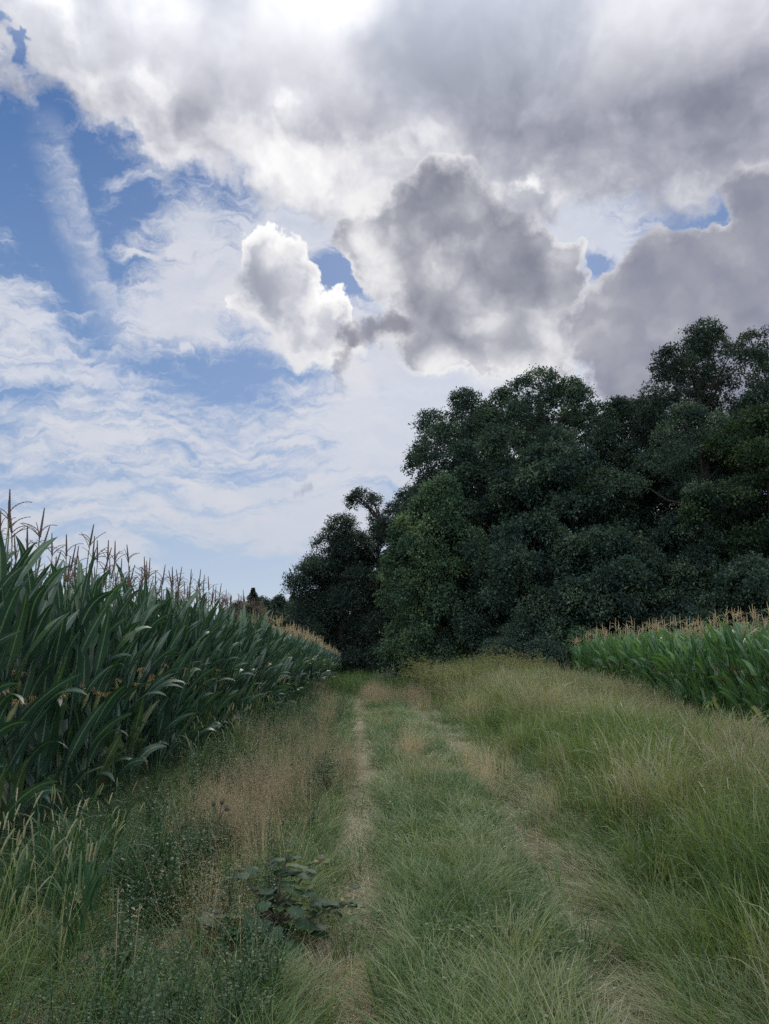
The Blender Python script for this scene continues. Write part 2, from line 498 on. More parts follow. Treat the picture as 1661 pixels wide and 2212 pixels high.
def scatter(name, pts, rz, tilt, scl, tint, sources, kind, label=None):
    """One stuff object: instances of the source meshes on points."""
    N = len(pts)
    me = bpy.data.meshes.new(name)
    me.vertices.add(N); me.vertices.foreach_set('co', np.ascontiguousarray(pts, np.float32).ravel())
    a = me.attributes.new('rot', 'FLOAT_VECTOR', 'POINT')
    a.data.foreach_set('vector', np.ascontiguousarray(np.stack([tilt[:, 0], tilt[:, 1], rz], -1), np.float32).ravel())
    for an, av in (('scl', scl), ('shade', tint)):
        a = me.attributes.new(an, 'FLOAT', 'POINT'); a.data.foreach_set('value', np.ascontiguousarray(av, np.float32))
    a = me.attributes.new('pick', 'INT', 'POINT'); a.data.foreach_set('value', RNG.integers(0, len(sources), N).astype(np.int32))
    o = obj(name, me)
    g = bpy.data.node_groups.new(name + "_scatter", 'GeometryNodeTree')
    g.interface.new_socket("Geometry", in_out='INPUT', socket_type='NodeSocketGeometry')
    g.interface.new_socket("Geometry", in_out='OUTPUT', socket_type='NodeSocketGeometry')
    nn = g.nodes.new; lk = g.links.new
    gi, go = nn('NodeGroupInput'), nn('NodeGroupOutput')
    iop = nn('GeometryNodeInstanceOnPoints'); g2i = nn('GeometryNodeGeometryToInstance')
    for sme in sources:
        so = bpy.data.objects.new(sme.name, sme)
        oi = nn('GeometryNodeObjectInfo'); oi.inputs['Object'].default_value = so
        lk(oi.outputs['Geometry'], g2i.inputs[0])

    def named(n, t):
        x = nn('GeometryNodeInputNamedAttribute'); x.data_type = t; x.inputs['Name'].default_value = n
        return x.outputs['Attribute']
    e2r = nn('FunctionNodeEulerToRotation')
    lk(named('rot', 'FLOAT_VECTOR'), e2r.inputs[0])
    lk(gi.outputs[0], iop.inputs['Points']); lk(g2i.outputs[0], iop.inputs['Instance'])
    iop.inputs['Pick Instance'].default_value = True
    lk(named('pick', 'INT'), iop.inputs['Instance Index'])
    lk(e2r.outputs[0], iop.inputs['Rotation']); lk(named('scl', 'FLOAT'), iop.inputs['Scale'])
    lk(iop.outputs[0], go.inputs[0])
    o.modifiers.new("scatter", 'NODES').node_group = g
    o['kind'] = 'stuff'
    if label: o['label'] = label
    o['category'] = kind
    return o


# ------------------------------------------------------------------ materials
def new_mat(name):
    m = bpy.data.materials.new(name)
    m.use_nodes = True
    nt = m.node_tree
    return m, nt, nt.nodes['Principled BSDF'], nt.nodes['Material Output']


def leafy(name, stops, rough=0.5, spec=0.3, trans=0.3, inst=0.0, vary=0.25, midrib=None, tcol=(1.25, 1.3, 0.6)):
    """Leaf or blade: colour ramp over tint (per leaf) and shade (per clump), some light let through."""
    m, nt, b, out = new_mat(name)
    N, Lk = nt.nodes.new, nt.links.new
    a = N('ShaderNodeAttribute'); a.attribute_name = 'tint'
    src = a.outputs['Fac']
    if inst:
        i = N('ShaderNodeAttribute'); i.attribute_type = 'INSTANCER'; i.attribute_name = 'shade'
        mu = N('ShaderNodeMath'); mu.operation = 'MULTIPLY_ADD'
        sub = N('ShaderNodeMath'); sub.operation = 'SUBTRACT'; sub.inputs[1].default_value = 0.5
        Lk(src, sub.inputs[0]); Lk(sub.outputs[0], mu.inputs[0]); mu.inputs[1].default_value = vary; Lk(i.outputs['Fac'], mu.inputs[2])
        src = mu.outputs[0]
    r = N('ShaderNodeValToRGB'); cr = r.color_ramp
    while len(cr.elements) < len(stops): cr.elements.new(0.5)
    for e, (p, c) in zip(cr.elements, stops): e.position = p; e.color = tuple(c) + (1,)
    Lk(src, r.inputs[0]); col = r.outputs[0]
    if midrib:
        uvn = N('ShaderNodeUVMap'); sx = N('ShaderNodeSeparateXYZ'); Lk(uvn.outputs[0], sx.inputs[0])
        ab = N('ShaderNodeMath'); ab.operation = 'SUBTRACT'; Lk(sx.outputs[0], ab.inputs[0]); ab.inputs[1].default_value = 0.5
        ab2 = N('ShaderNodeMath'); ab2.operation = 'ABSOLUTE'; Lk(ab.outputs[0], ab2.inputs[0])
        mr = N('ShaderNodeMapRange'); Lk(ab2.outputs[0], mr.inputs[0]); mr.inputs[1].default_value = 0.02; mr.inputs[2].default_value = 0.09; mr.inputs[3].default_value = 0.8; mr.inputs[4].default_value = 0.0
        wv = N('ShaderNodeTexNoise'); wm = N('ShaderNodeMapping'); wm.inputs['Scale'].default_value = (26, 1.3, 1); Lk(uvn.outputs[0], wm.inputs[0]); Lk(wm.outputs[0], wv.inputs[0]); wv.inputs['Scale'].default_value = 1.0; wv.inputs['Detail'].default_value = 2
        hs = N('ShaderNodeHueSaturation'); Lk(col, hs.inputs['Color']); vm = N('ShaderNodeMapRange'); Lk(wv.outputs['Fac'], vm.inputs[0]); vm.inputs[3].default_value = 0.6; vm.inputs[4].default_value = 1.4; Lk(vm.outputs[0], hs.inputs['Value'])
        mx = N('ShaderNodeMix'); mx.data_type = 'RGBA'; Lk(mr.outputs[0], mx.inputs[0]); Lk(hs.outputs[0], mx.inputs[6]); mx.inputs[7].default_value = tuple(midrib) + (1,)
        col = mx.outputs[2]
    Lk(col, b.inputs['Base Color'])
    b.inputs['Roughness'].default_value = rough
    b.inputs['Specular IOR Level'].default_value = spec
    if trans:
        t = N('ShaderNodeBsdfTranslucent'); ms = N('ShaderNodeMixShader'); ms.inputs[0].default_value = trans
        tm = N('ShaderNodeMix'); tm.data_type = 'RGBA'; tm.blend_type = 'MULTIPLY'; tm.inputs[0].default_value = 1.0
        Lk(col, tm.inputs[6]); tm.inputs[7].default_value = tuple(tcol) + (1,)
        Lk(tm.outputs[2], t.inputs[0]); Lk(b.outputs[0], ms.inputs[1]); Lk(t.outputs[0], ms.inputs[2]); Lk(ms.outputs[0], out.inputs[0])
    return m


def plain(name, c1, c2, scale=8.0, rough=0.8, bump=0.0):
    m, nt, b, out = new_mat(name)
    N, Lk = nt.nodes.new, nt.links.new
    t = N('ShaderNodeTexCoord'); n = N('ShaderNodeTexNoise'); n.inputs['Scale'].default_value = scale; n.inputs['Detail'].default_value = 6
    Lk(t.outputs['Object'], n.inputs[0])
    r = N('ShaderNodeValToRGB'); r.color_ramp.elements[0].position = 0.3; r.color_ramp.elements[1].position = 0.7
    r.color_ramp.elements[0].color = tuple(c1) + (1,); r.color_ramp.elements[1].color = tuple(c2) + (1,)
    Lk(n.outputs['Fac'], r.inputs[0]); Lk(r.outputs[0], b.inputs['Base Color'])
    b.inputs['Roughness'].default_value = rough
    if bump:
        bp = N('ShaderNodeBump'); bp.inputs['Strength'].default_value = bump; Lk(n.outputs['Fac'], bp.inputs['Height']); Lk(bp.outputs[0], b.inputs['Normal'])
    return m


GREEN = [(0.0, (0.026, 0.072, 0.026)), (0.22, (0.07, 0.13, 0.036)), (0.42, (0.14, 0.178, 0.06)), (0.62, (0.21, 0.225, 0.14)), (0.82, (0.30, 0.265, 0.18)), (1.0, (0.40, 0.32, 0.22))]
M_grass = leafy('grass_blades', GREEN, 0.5, 0.35, 0.3, inst=1.0, vary=0.55)
M_bent = leafy('bent_grass', [(0.0, (0.13, 0.15, 0.07)), (0.4, (0.185, 0.16, 0.10)), (0.7, (0.25, 0.205, 0.14)), (1.0, (0.35, 0.29, 0.20))], 0.7, 0.2, 0.3, inst=1.0, vary=0.4, tcol=(1.2, 1.1, 0.9))
M_weed = leafy('weed_leaves', [(0.0, (0.02, 0.055, 0.025)), (0.5, (0.05, 0.10, 0.035)), (0.8, (0.11, 0.15, 0.05)), (1.0, (0.22, 0.22, 0.09))], 0.5, 0.4, 0.3, inst=1.0, vary=0.3)
M_barn = leafy('barnyard_blades', [(0.0, (0.012, 0.038, 0.018)), (0.5, (0.026, 0.066, 0.03)), (1.0, (0.06, 0.11, 0.045))], 0.6, 0.22, 0.25)
M_barnhead = leafy('barnyard_heads', [(0.0, (0.09, 0.12, 0.05)), (1.0, (0.20, 0.17, 0.10))], 0.7, 0.2, 0.2)
M_mzL = leafy('maize_leaf_shaded', [(0.0, (0.014, 0.044, 0.034)), (0.6, (0.026, 0.07, 0.044)), (0.9, (0.045, 0.10, 0.035)), (1.0, (0.07, 0.10, 0.045))], 0.48, 0.6, 0.2, midrib=(0.16, 0.24, 0.15))  # left field: shade of its backlit side put into a darker leaf colour
M_mzR = leafy('maize_leaf_lit', [(0.0, (0.034, 0.095, 0.04)), (0.6, (0.068, 0.158, 0.06)), (0.9, (0.10, 0.20, 0.045)), (1.0, (0.2, 0.22, 0.06))], 0.5, 0.4, 0.26, midrib=(0.22, 0.3, 0.18))  # right field: light from the open sky put into a brighter leaf colour
M_mzstalk = plain('maize_stalk', (0.06, 0.10, 0.04), (0.11, 0.14, 0.06), 20, 0.5)
M_tasP = leafy('tassel_purple', [(0.0, (0.06, 0.04, 0.045)), (0.6, (0.12, 0.09, 0.07)), (1.0, (0.24, 0.21, 0.12))], 0.8, 0.2, 0.15)
M_tasT = leafy('tassel_tan', [(0.0, (0.27, 0.21, 0.13)), (1.0, (0.46, 0.40, 0.23))], 0.8, 0.2, 0.2)
M_husk = plain('ear_husk', (0.13, 0.17, 0.07), (0.2, 0.23, 0.11), 30, 0.6)
M_silkT = leafy('silk_tan', [(0.0, (0.30, 0.21, 0.12)), (1.0, (0.52, 0.43, 0.26))], 0.6, 0.3, 0.3)
M_silkR = leafy('silk_red', [(0.0, (0.13, 0.03, 0.035)), (1.0, (0.26, 0.08, 0.07))], 0.6, 0.3, 0.3)
M_bark = plain('bark', (0.018, 0.016, 0.014), (0.045, 0.04, 0.034), 6, 0.9, 0.4)
M_soil = plain('thatch', (0.028, 0.028, 0.016), (0.07, 0.06, 0.036), 3.5, 1.0, 0.5)
M_rut = plain('dry_thatch', (0.06, 0.046, 0.032), (0.14, 0.11, 0.08), 9, 1.0, 0.5)

# ------------------------------------------------------------------ the lie of the land
_RY = [0, 4, 5, 8, 10, 15, 22, 28, 35, 45, 60]
_RL = [-.12, -.16, -.18, -.26, -.31, -.43, -.72, -.98, -1.3, -2.0, -3.6]
_RR = [1.0, 1.17, 1.32, 1.42, 1.47, 1.5, 1.28, 1.08, 0.8, 0.2, -1.4]
rutL = lambda y: np.interp(y, _RY, _RL)
rutR = lambda y: np.interp(y, _RY, _RR)


def height(x, y):
    x = np.asarray(x, float); y = np.asarray(y, float)
    near = 1 - smooth(60, 90, y)
    h = -0.07 * np.exp(-((x - rutL(y)) / 0.26) ** 2) - 0.08 * np.exp(-((x - rutR(y)) / 0.3) ** 2)
    mid = (rutL(y) + rutR(y)) / 2
    h = h + 0.05 * np.exp(-((x - mid) / 0.45) ** 2)
    h = h + 0.7 * smooth(13, 34, y) * smooth(0.8, 4.0, x - rutR(y)) * (1 - smooth(5.5, 8.5, x))
    h = h + 0.10 * smooth(0.3, 2.0, x - rutR(y)) + 0.08 * smooth(0.5, 2.5, rutL(y) - x)
    h = h + 0.10 * (fnoise(x * 0.7 + 9, y * 0.7, 3) - 0.5)
    return h * near


gx = np.unique(np.concatenate([np.linspace(-12, 14, 150), -12 - np.geomspace(0.3, 1500, 30), 14 + np.geomspace(0.3, 1500, 30)]))
gy = np.unique(np.concatenate([np.linspace(-6, 20, 130), np.linspace(20, 70, 90), -6 - np.geomspace(0.5, 600, 20), 70 + np.geomspace(1, 2500, 36)]))
X, Y = np.meshgrid(gx, gy)
V = np.stack([X, Y, height(X, Y)], -1).reshape(-1, 3)
nx = len(gx)
ii, jj = np.meshgrid(np.arange(len(gy) - 1), np.arange(nx - 1), indexing='ij')
Q = np.stack([ii * nx + jj, ii * nx + jj + 1, (ii + 1) * nx + jj + 1, (ii + 1) * nx + jj], -1).reshape(-1, 4)
me = make_mesh('ground', V, Q); me.materials.append(M_soil)
tag(obj('ground', me), kind='structure')
g = Geo()
for rut, hw in ((rutL, 0.2), (rutR, 0.22)):
    ys = np.linspace(2.5, 55, 260); us = np.linspace(-1, 1, 7)
    wob = hw * (0.8 + 0.5 * fnoise(ys * 0.9, ys * 0 + hw * 40, 2))
    xx = rut(ys)[:, None] + us[None] * wob[:, None]; yy = ys[:, None].repeat(7, 1)
    i, j = np.meshgrid(np.arange(259), np.arange(6), indexing='ij')
    g.add(np.stack([xx, yy, height(xx, yy) + 0.012], -1), np.stack([i * 7 + j, i * 7 + j + 1, (i + 1) * 7 + j + 1, (i + 1) * 7 + j], -1).reshape(-1, 4))
tag(obj('track', g.mesh('track', M_rut)), kind='structure')

# ------------------------------------------------------------------ trees
def leaf_batch(P0, dirs, size, tint, droop=0.0):
    """Folded leaves (two quads of one diamond pair) at points, pointing along dirs."""
    N = len(P0)
    d = dirs / (np.linalg.norm(dirs, axis=1)[:, None] + 1e-9)
    rnd = RNG.normal(size=(N, 3))
    nrm = np.array([0, 0, 1.0]) * 0.9 + rnd * 0.6
    sd = np.cross(d, nrm); sd /= np.linalg.norm(sd, axis=1)[:, None] + 1e-9
    L = size[:, None]
    a = P0; tip = P0 + d * L - np.array([0, 0, 1]) * L * 0.25 * droop
    m1 = P0 + d * L * 0.45 + sd * L * 0.33; m2 = P0 + d * L * 0.45 - sd * L * 0.33
    V = np.stack([a, m1, tip, m2], 1).reshape(-1, 3)
    Q = np.arange(N * 4).reshape(-1, 4)
    return V, Q, np.repeat(tint, 4)


def unit(n):
    v = RNG.normal(size=(n, 3))
    return v / np.linalg.norm(v, axis=1)[:, None]


def crown_pads(H, Rr, z0, n, pr, shape='round', inner=0.34):
    t = U(0, 1, n); az = U(0, 2 * np.pi, n)
    if shape == 'round': prof = (1 - np.clip(np.abs((t - 0.42) / 0.58), 0, 1) ** 2.3) ** 0.45
    elif shape == 'skirt': prof = np.cos(np.pi / 2 * t ** 1.6) ** 0.7 * (0.86 + 0.14 * np.sin(np.pi * t))
    elif shape == 'cone': prof = (1 - t) * 0.95 + 0.05
    else: prof = np.sin(np.pi * np.clip(t * 0.7 + 0.28, 0, 1)) ** 0.6
    wob = 0.78 + 0.44 * vnoise(az * 1.1 + 3 + H, t * 3.5 + Rr * 7)
    rr = Rr * prof * wob
    # boughs: every ninth pad is the heart of a bough, the others gather over its outer and upper side
    nb = max(5, n // 8)
    tb = (np.arange(nb) + U(0.1, 0.9, nb)) / nb
    if shape == 'round': pb = (1 - np.clip(np.abs((tb - 0.42) / 0.58), 0, 1) ** 2.3) ** 0.45
    elif shape == 'skirt': pb = np.cos(np.pi / 2 * tb ** 1.6) ** 0.7
    else: pb = np.sin(np.pi * np.clip(tb * 0.7 + 0.28, 0, 1)) ** 0.6
    rb = 0.86 * Rr * pb * (0.8 + 0.35 * U(0, 1, nb)) - 0.3 * pr
    azb = np.arange(nb) * 2.4 + U(-0.5, 0.5, nb)
    hb = np.stack([rb * np.cos(azb), rb * np.sin(azb), z0 + tb * (H - z0 - pr * 1.3)], -1)
    k = np.arange(n) % nb
    inn = U(0, 1, n) < inner * 0.6
    out = hb * np.array([1, 1, 0]); out /= np.linalg.norm(out, axis=1)[:, None] + 1e-6
    d = unit(n) + out[k] * 0.55 + np.array([0, 0, 0.35]); d /= np.linalg.norm(d, axis=1)[:, None]
    br = pr * U(1.0, 1.9, nb)[k] * np.where(tb[k] > 0.85, 0.75, 1.0)
    c = hb[k] + d * (br * U(0.75, 1.05, n))[:, None] * np.array([1, 1, 0.8])
    ci = np.stack([rr * U(0.1, 0.7, n) * np.cos(az), rr * U(0.1, 0.7, n) * np.sin(az), z0 + t * 0.85 * (H - z0)], -1)
    c[inn] = ci[inn]
    c[:, 2] = np.clip(c[:, 2], z0 * 0.8 + 0.15, H - 0.1)
    return c, pr * U(0.5, 1.0, n) * 0.8


def build_crown(c, r, sprays, leaves, size, H, z0, flat=0.65, fluff=0.35, tint0=0.5, droop=0.5, centre=None, lean=0.0):
    """Leaves on sprays over the outer side of every pad."""
    ctr = np.array([0, 0, (H + z0) * 0.45]) if centre is None else centre
    per = np.maximum(6, (sprays * (r / r.mean()) ** 2)).astype(int)
    idx = np.repeat(np.arange(len(c)), per); n = len(idx)
    out = c - ctr; out[:, 2] *= 0.7; out /= np.linalg.norm(out, axis=1)[:, None] + 1e-9
    d = unit(n) + out[idx] * 0.5 + np.array([0, 0, 0.12]); d /= np.linalg.norm(d, axis=1)[:, None]
    b = c[idx] + d * (r[idx] * U(0.35, 1.0, n) ** 0.6)[:, None] * np.array([1, 1, flat])
    ax = d + unit(n) * 0.6 + np.array([0, 0, -0.35 * droop]); ax /= np.linalg.norm(ax, axis=1)[:, None]
    padt = np.clip(tint0 + RNG.normal(0, 0.17, len(c)), 0, 1)
    sp_t = padt[idx] + RNG.normal(0, 0.12, n)
    k = leaves
    f = (np.arange(k) + 0.5) / k
    Lr = fluff * U(0.6, 1.3, n)
    P0 = b[:, None] + ax[:, None] * (f[None] * Lr[:, None])[..., None] + RNG.normal(0, 1, (n, k, 3)) * size * 0.55
    P0[..., 2] -= droop * 0.18 * (f[None] * Lr[:, None]) ** 1.0
    dirs = ax[:, None] * 0.6 + RNG.normal(0, 1, (n, k, 3)) * 0.7 + np.array([0, 0, -0.25 * droop])
    N = n * k
    return leaf_batch(P0.reshape(N, 3), dirs.reshape(N, 3), size * U(0.65, 1.35, N), np.clip(np.repeat(sp_t, k) + RNG.normal(0, 0.08, N), 0, 1), droop)


def limbs(H, Rr, z0, c, r0, n, bare=False):
    g = Geo()
    k = 7
    zz = np.linspace(-0.2, H * 0.86, k)
    tr = np.stack([np.cumsum(RNG.normal(0, 0.05 * Rr / 4, k)), np.cumsum(RNG.normal(0, 0.05 * Rr / 4, k)), zz], -1)
    rad = r0 * (1 - np.linspace(0, 0.92, k)); rad[0] *= 1.5
    g.add(*tube(tr, rad, 9))
    for i in RNG.choice(len(c), min(n, len(c)), replace=False):
        e = c[i]
        zb = np.clip(e[2] - 0.45 * np.linalg.norm(e[:2]) - U(0.2, 1.2), z0 * 0.5 + 0.4, H * 0.8)
        b = np.array([np.interp(zb, zz, tr[:, 0]), np.interp(zb, zz, tr[:, 1]), zb])
        u = np.linspace(0, 1, 5)[:, None]
        pts = b + (e - b) * u + np.array([0, 0, 1]) * np.sin(np.pi * u) * 0.25 * U(-0.3, 1) + np.concatenate([np.zeros((1, 3)), RNG.normal(0, 0.14, (3, 3)), np.zeros((1, 3))])
        g.add(*tube(pts, np.linspace(r0 * 0.28, r0 * 0.05, 5), 5))
    return g


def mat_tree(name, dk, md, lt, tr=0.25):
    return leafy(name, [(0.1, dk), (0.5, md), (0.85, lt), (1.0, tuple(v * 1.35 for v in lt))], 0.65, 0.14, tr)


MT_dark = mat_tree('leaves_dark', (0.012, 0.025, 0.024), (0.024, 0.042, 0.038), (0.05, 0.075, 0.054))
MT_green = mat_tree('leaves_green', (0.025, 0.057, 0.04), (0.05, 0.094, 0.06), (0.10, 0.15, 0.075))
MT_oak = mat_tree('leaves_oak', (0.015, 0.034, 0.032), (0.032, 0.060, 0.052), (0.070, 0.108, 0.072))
MT_pale = mat_tree('leaves_pale', (0.016, 0.038, 0.024), (0.032, 0.06, 0.032), (0.075, 0.105, 0.042))
MT_grey = mat_tree('leaves_greygreen', (0.045, 0.07, 0.055), (0.085, 0.115, 0.085), (0.15, 0.18, 0.13))
MT_conif = mat_tree('needles', (0.014, 0.024, 0.02), (0.022, 0.036, 0.028), (0.04, 0.055, 0.034), 0.1)


def tree(name, px, top, Yd, Rr, label, mat, cat='tree', z0=1.5, n=90, dens=1.9, pr=1.1, sprays=70, leaves=9, size=0.14, shape='round', flat=0.85, fluff=0.45, inner=0.34, droop=0.5, r0=None, nl=26, group='trees at the edge of the wood', trunk='trunk'):
    p = at(px, top, Yd)
    H = p[2] + 0.15
    x, y = p[0], p[1]
    hz = float(height(x, y))
    root = empty(name, (x, y, hz), label, cat, group)
    n = int(n * dens); sprays = int(sprays / dens ** 0.45)
    c, r = crown_pads(H - hz, Rr, z0, n, pr * 0.92, shape, inner)
    g = Geo(); g.add(*build_crown(c, r, sprays, leaves, size, H, z0, flat, fluff, droop=droop))
    obj('crown', g.mesh(name + '_crown', mat, False), root)
    gl = limbs(H - hz, Rr, z0, c, r0 or 0.02 * H + 0.03, nl)
    obj(trunk, gl.mesh(name + '_trunk', M_bark), root)
    return root


# the wood's edge, from the far end of the path round to the right
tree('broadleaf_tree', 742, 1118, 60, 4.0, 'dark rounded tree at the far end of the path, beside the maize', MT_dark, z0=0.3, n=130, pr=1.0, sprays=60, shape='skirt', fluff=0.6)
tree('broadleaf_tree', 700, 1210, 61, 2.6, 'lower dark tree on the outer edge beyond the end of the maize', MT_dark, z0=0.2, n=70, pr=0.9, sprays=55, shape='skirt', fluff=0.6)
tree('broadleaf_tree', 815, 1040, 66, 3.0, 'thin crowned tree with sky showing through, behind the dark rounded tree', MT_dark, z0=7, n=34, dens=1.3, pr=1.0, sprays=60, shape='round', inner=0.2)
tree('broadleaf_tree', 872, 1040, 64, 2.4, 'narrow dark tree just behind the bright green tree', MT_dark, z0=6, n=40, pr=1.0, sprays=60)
tree('broadleaf_tree', 945, 1036, 46, 3.6, 'brighter green tree with foliage down to the ground where the path ends', MT_green, z0=0.3, n=190, pr=0.85, sprays=62, shape='skirt', size=0.15)
tree('broadleaf_tree', 1010, 853, 54, 5.0, 'tall tree forming the left shoulder of the wood', MT_oak, z0=3.5, n=180, pr=1.2, sprays=80)
tree('broadleaf_tree', 1178, 812, 52, 5.4, 'tallest tree in the middle of the wood with a broad domed crown', MT_oak, z0=3.5, n=180, pr=1.2, sprays=80)
tree('broadleaf_tree', 1095, 925, 47, 3.6, 'oak with drooping sprays in front of the domed tree', MT_oak, size=0.16, z0=2.5, n=95, pr=1.0, sprays=75)
tree('broadleaf_tree', 1230, 950, 44, 3.6, 'oak with lobed clumps below the domed tree', MT_oak, size=0.18, z0=2.5, n=110, pr=1.0, sprays=80)
tree('broadleaf_tree', 1335, 850, 54, 5.0, 'dark tree with a gappy flat top between the domed and the tallest right tree', MT_dark, z0=5, n=95, pr=1.1, sprays=75)
tree('broadleaf_tree', 1420, 860, 50, 4.4, 'dark tree tucked left below the high right crown', MT_dark, z0=4, n=90, pr=1.1, sprays=75)
tree('broadleaf_tree', 1505, 698, 47, 4.9, 'very tall dark tree rising above the right end of the wood', MT_dark, z0=5, n=130, pr=1.15, sprays=80)
tree('broadleaf_tree', 1665, 660, 50, 3.2, 'open twiggy tree top at the right edge against the grey cloud', MT_dark, z0=13, n=24, dens=1.2, pr=0.9, sprays=34, shape='top', inner=0.5, nl=14)
tree('broadleaf_tree', 1670, 800, 44, 4.6, 'tall tree at the right edge in front of the twiggy top', MT_oak, size=0.12, nl=8, z0=1.5, n=150, pr=1.1, sprays=75)
tree('broadleaf_tree', 1500, 860, 42, 4.0, 'grey green tree with layered boughs below the very tall tree', MT_oak, size=0.12, z0=2.0, n=110, pr=1.05, sprays=80, flat=0.45)
tree('broadleaf_tree', 1640, 870, 38, 3.4, 'yellowish green tree with flat layered boughs at the right edge', MT_pale, z0=2.2, n=70, pr=1.0, sprays=70, flat=0.35, size=0.15, nl=14)
tree('broadleaf_tree', 1130, 1110, 42, 2.7, 'shaded oak low in the middle of the wood edge', MT_oak, z0=0.8, n=95, pr=0.9, sprays=70)
tree('broadleaf_tree', 1275, 1150, 40, 2.6, 'rounded small tree low in front of the dark gap', MT_oak, z0=0.8, n=95, pr=0.85, sprays=70, size=0.15)
tree('broadleaf_tree', 1440, 1110, 41, 2.7, 'small dark tree behind the right maize field', MT_oak, z0=1.4, n=70, pr=0.9, sprays=60)
tree('broadleaf_tree', 1600, 1190, 36, 2.4, 'low olive tinged bough tree over the right maize', MT_oak, z0=1.2, n=40, pr=0.85, sprays=60, flat=0.4, size=0.14, nl=8)
# deeper in the wood
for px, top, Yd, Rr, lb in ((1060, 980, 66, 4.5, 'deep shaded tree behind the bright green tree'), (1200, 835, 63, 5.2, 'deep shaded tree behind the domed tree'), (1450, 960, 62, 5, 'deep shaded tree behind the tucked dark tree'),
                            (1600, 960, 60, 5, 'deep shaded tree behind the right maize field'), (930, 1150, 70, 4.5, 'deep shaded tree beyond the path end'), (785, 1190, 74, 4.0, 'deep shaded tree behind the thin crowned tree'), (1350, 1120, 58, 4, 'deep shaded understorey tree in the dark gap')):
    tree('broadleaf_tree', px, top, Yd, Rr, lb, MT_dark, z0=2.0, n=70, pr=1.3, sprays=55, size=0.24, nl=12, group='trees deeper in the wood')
# shrubs along the foot of the wood
for px, top, Yd, Rr, lb, mt, sz in ((1020, 1310, 43, 2.2, 'dark shrub at the foot of the bright green tree', MT_oak, .12), (1140, 1330, 40, 2.0, 'grey green shrub in the middle of the wood foot', MT_oak, .1), (1215, 1300, 39, 2.0, 'dark tall shrub left of the right maize field', MT_oak, .11),
                                    (1265, 1362, 37, 1.2, 'fresh green elder shrub at the corner of the right maize', MT_green, .1), (1350, 1240, 40, 2.2, 'leafy shrub behind the left end of the right maize', MT_oak, .12), (1480, 1250, 39, 2.2, 'dim shrub under the dark boughs behind the maize', MT_oak, .12),
                                    (1640, 1270, 38, 2.2, 'dim shrub at the right edge behind the maize', MT_dark, .12), (1090, 1385, 38, 1.3, 'low grey green shrub behind the yellow weeds', MT_oak, .09),
                                    (780, 1405, 57, 2.4, 'low dark shrub closing the end of the path', MT_dark, .14), (875, 1340, 52, 2.4, 'dark shrub behind the willowy shrub', MT_dark, .13), (1180, 1392, 36, 1.2, 'low dark bush right of the yellow weeds', MT_oak, .1)):
    tree('shrub', px, top, Yd, Rr, lb, mt, 'shrub', z0=0.1, n=46, pr=0.5 * (Rr / 1.8) ** 0.5, sprays=46, size=sz, shape='skirt', fluff=0.4, r0=0.05, nl=10, group='shrubs along the foot of the wood', trunk='stem')


def conifer(px, top, Yd, Rr, label):
    p = at(px, top, Yd); H = p[2]
    root = empty('conifer_tree', (p[0], p[1], 0), label, 'tree', 'distant trees beyond the maize')
    g = Geo()
    n = 900
    t = U(0.3, 1, n) ** 0.7; az = U(0, 2 * np.pi, n)
    L = np.minimum((1.0 - t) * H * 0.8, Rr * 1.6) * U(0.2, 1.2, n) * (0.7 + 0.3 * np.sin(t * 70 + 2 * az)) + 0.08
    s = np.stack([np.zeros(n), np.zeros(n), H * t], -1)
    for k in range(14):
        f = (k + 0.5) / 14
        q = s + np.stack([np.cos(az), np.sin(az), 0.22 - 0.5 * f + 0 * az], -1) * (L * f)[:, None]
        g.add(*leaf_batch(q, np.stack([np.cos(az), np.sin(az), 0 * az - 0.3], -1) + unit(n) * 0.8, 0.24 * U(0.6, 1.2, n), np.clip(RNG.normal(0.5, 0.2, n), 0, 1)))
    obj('crown', g.mesh('conifer_crown', MT_conif, False), root)
    obj('trunk', Geo().add(*tube([[0, 0, 0], [0, 0, H * 0.5], [0, 0, H]], [0.25, 0.15, 0.02], 7)).mesh('conifer_trunk', M_bark), root)


conifer(547, 1270, 112, 2.6, 'distant dark conifer rising beyond the maize, leftmost of the far row')
conifer(634, 1278, 124, 3.0, 'distant ragged conifer nearest to the dark rounded tree')
for px, top, Yd, Rr_, lb in ((562, 1290, 118, 2.0, 'small distant tree right of the leftmost far conifer'), (597, 1282, 110, 2.3, 'distant narrow tree in the middle of the far row'), (616, 1296, 114, 2.6, 'distant spreading tree left of the ragged conifer')):
    tree('broadleaf_tree', px, top, Yd, Rr_, lb, MT_dark, z0=0.5, n=60, pr=0.9, sprays=40, size=0.26, shape='skirt', group='distant trees beyond the maize', nl=6)
for px, top, Yd, lb in ((590, 1312, 108, 'distant round bush below the far conifers'), (655, 1300, 95, 'distant round tree beside the dark rounded tree'), (520, 1300, 120, 'distant low tree just showing over the maize tassels')):
    tree('broadleaf_tree', px, top, Yd, 3.2, lb, MT_dark, z0=0.5, n=46, pr=1.3, sprays=40, size=0.32, group='distant trees beyond the maize', nl=5)


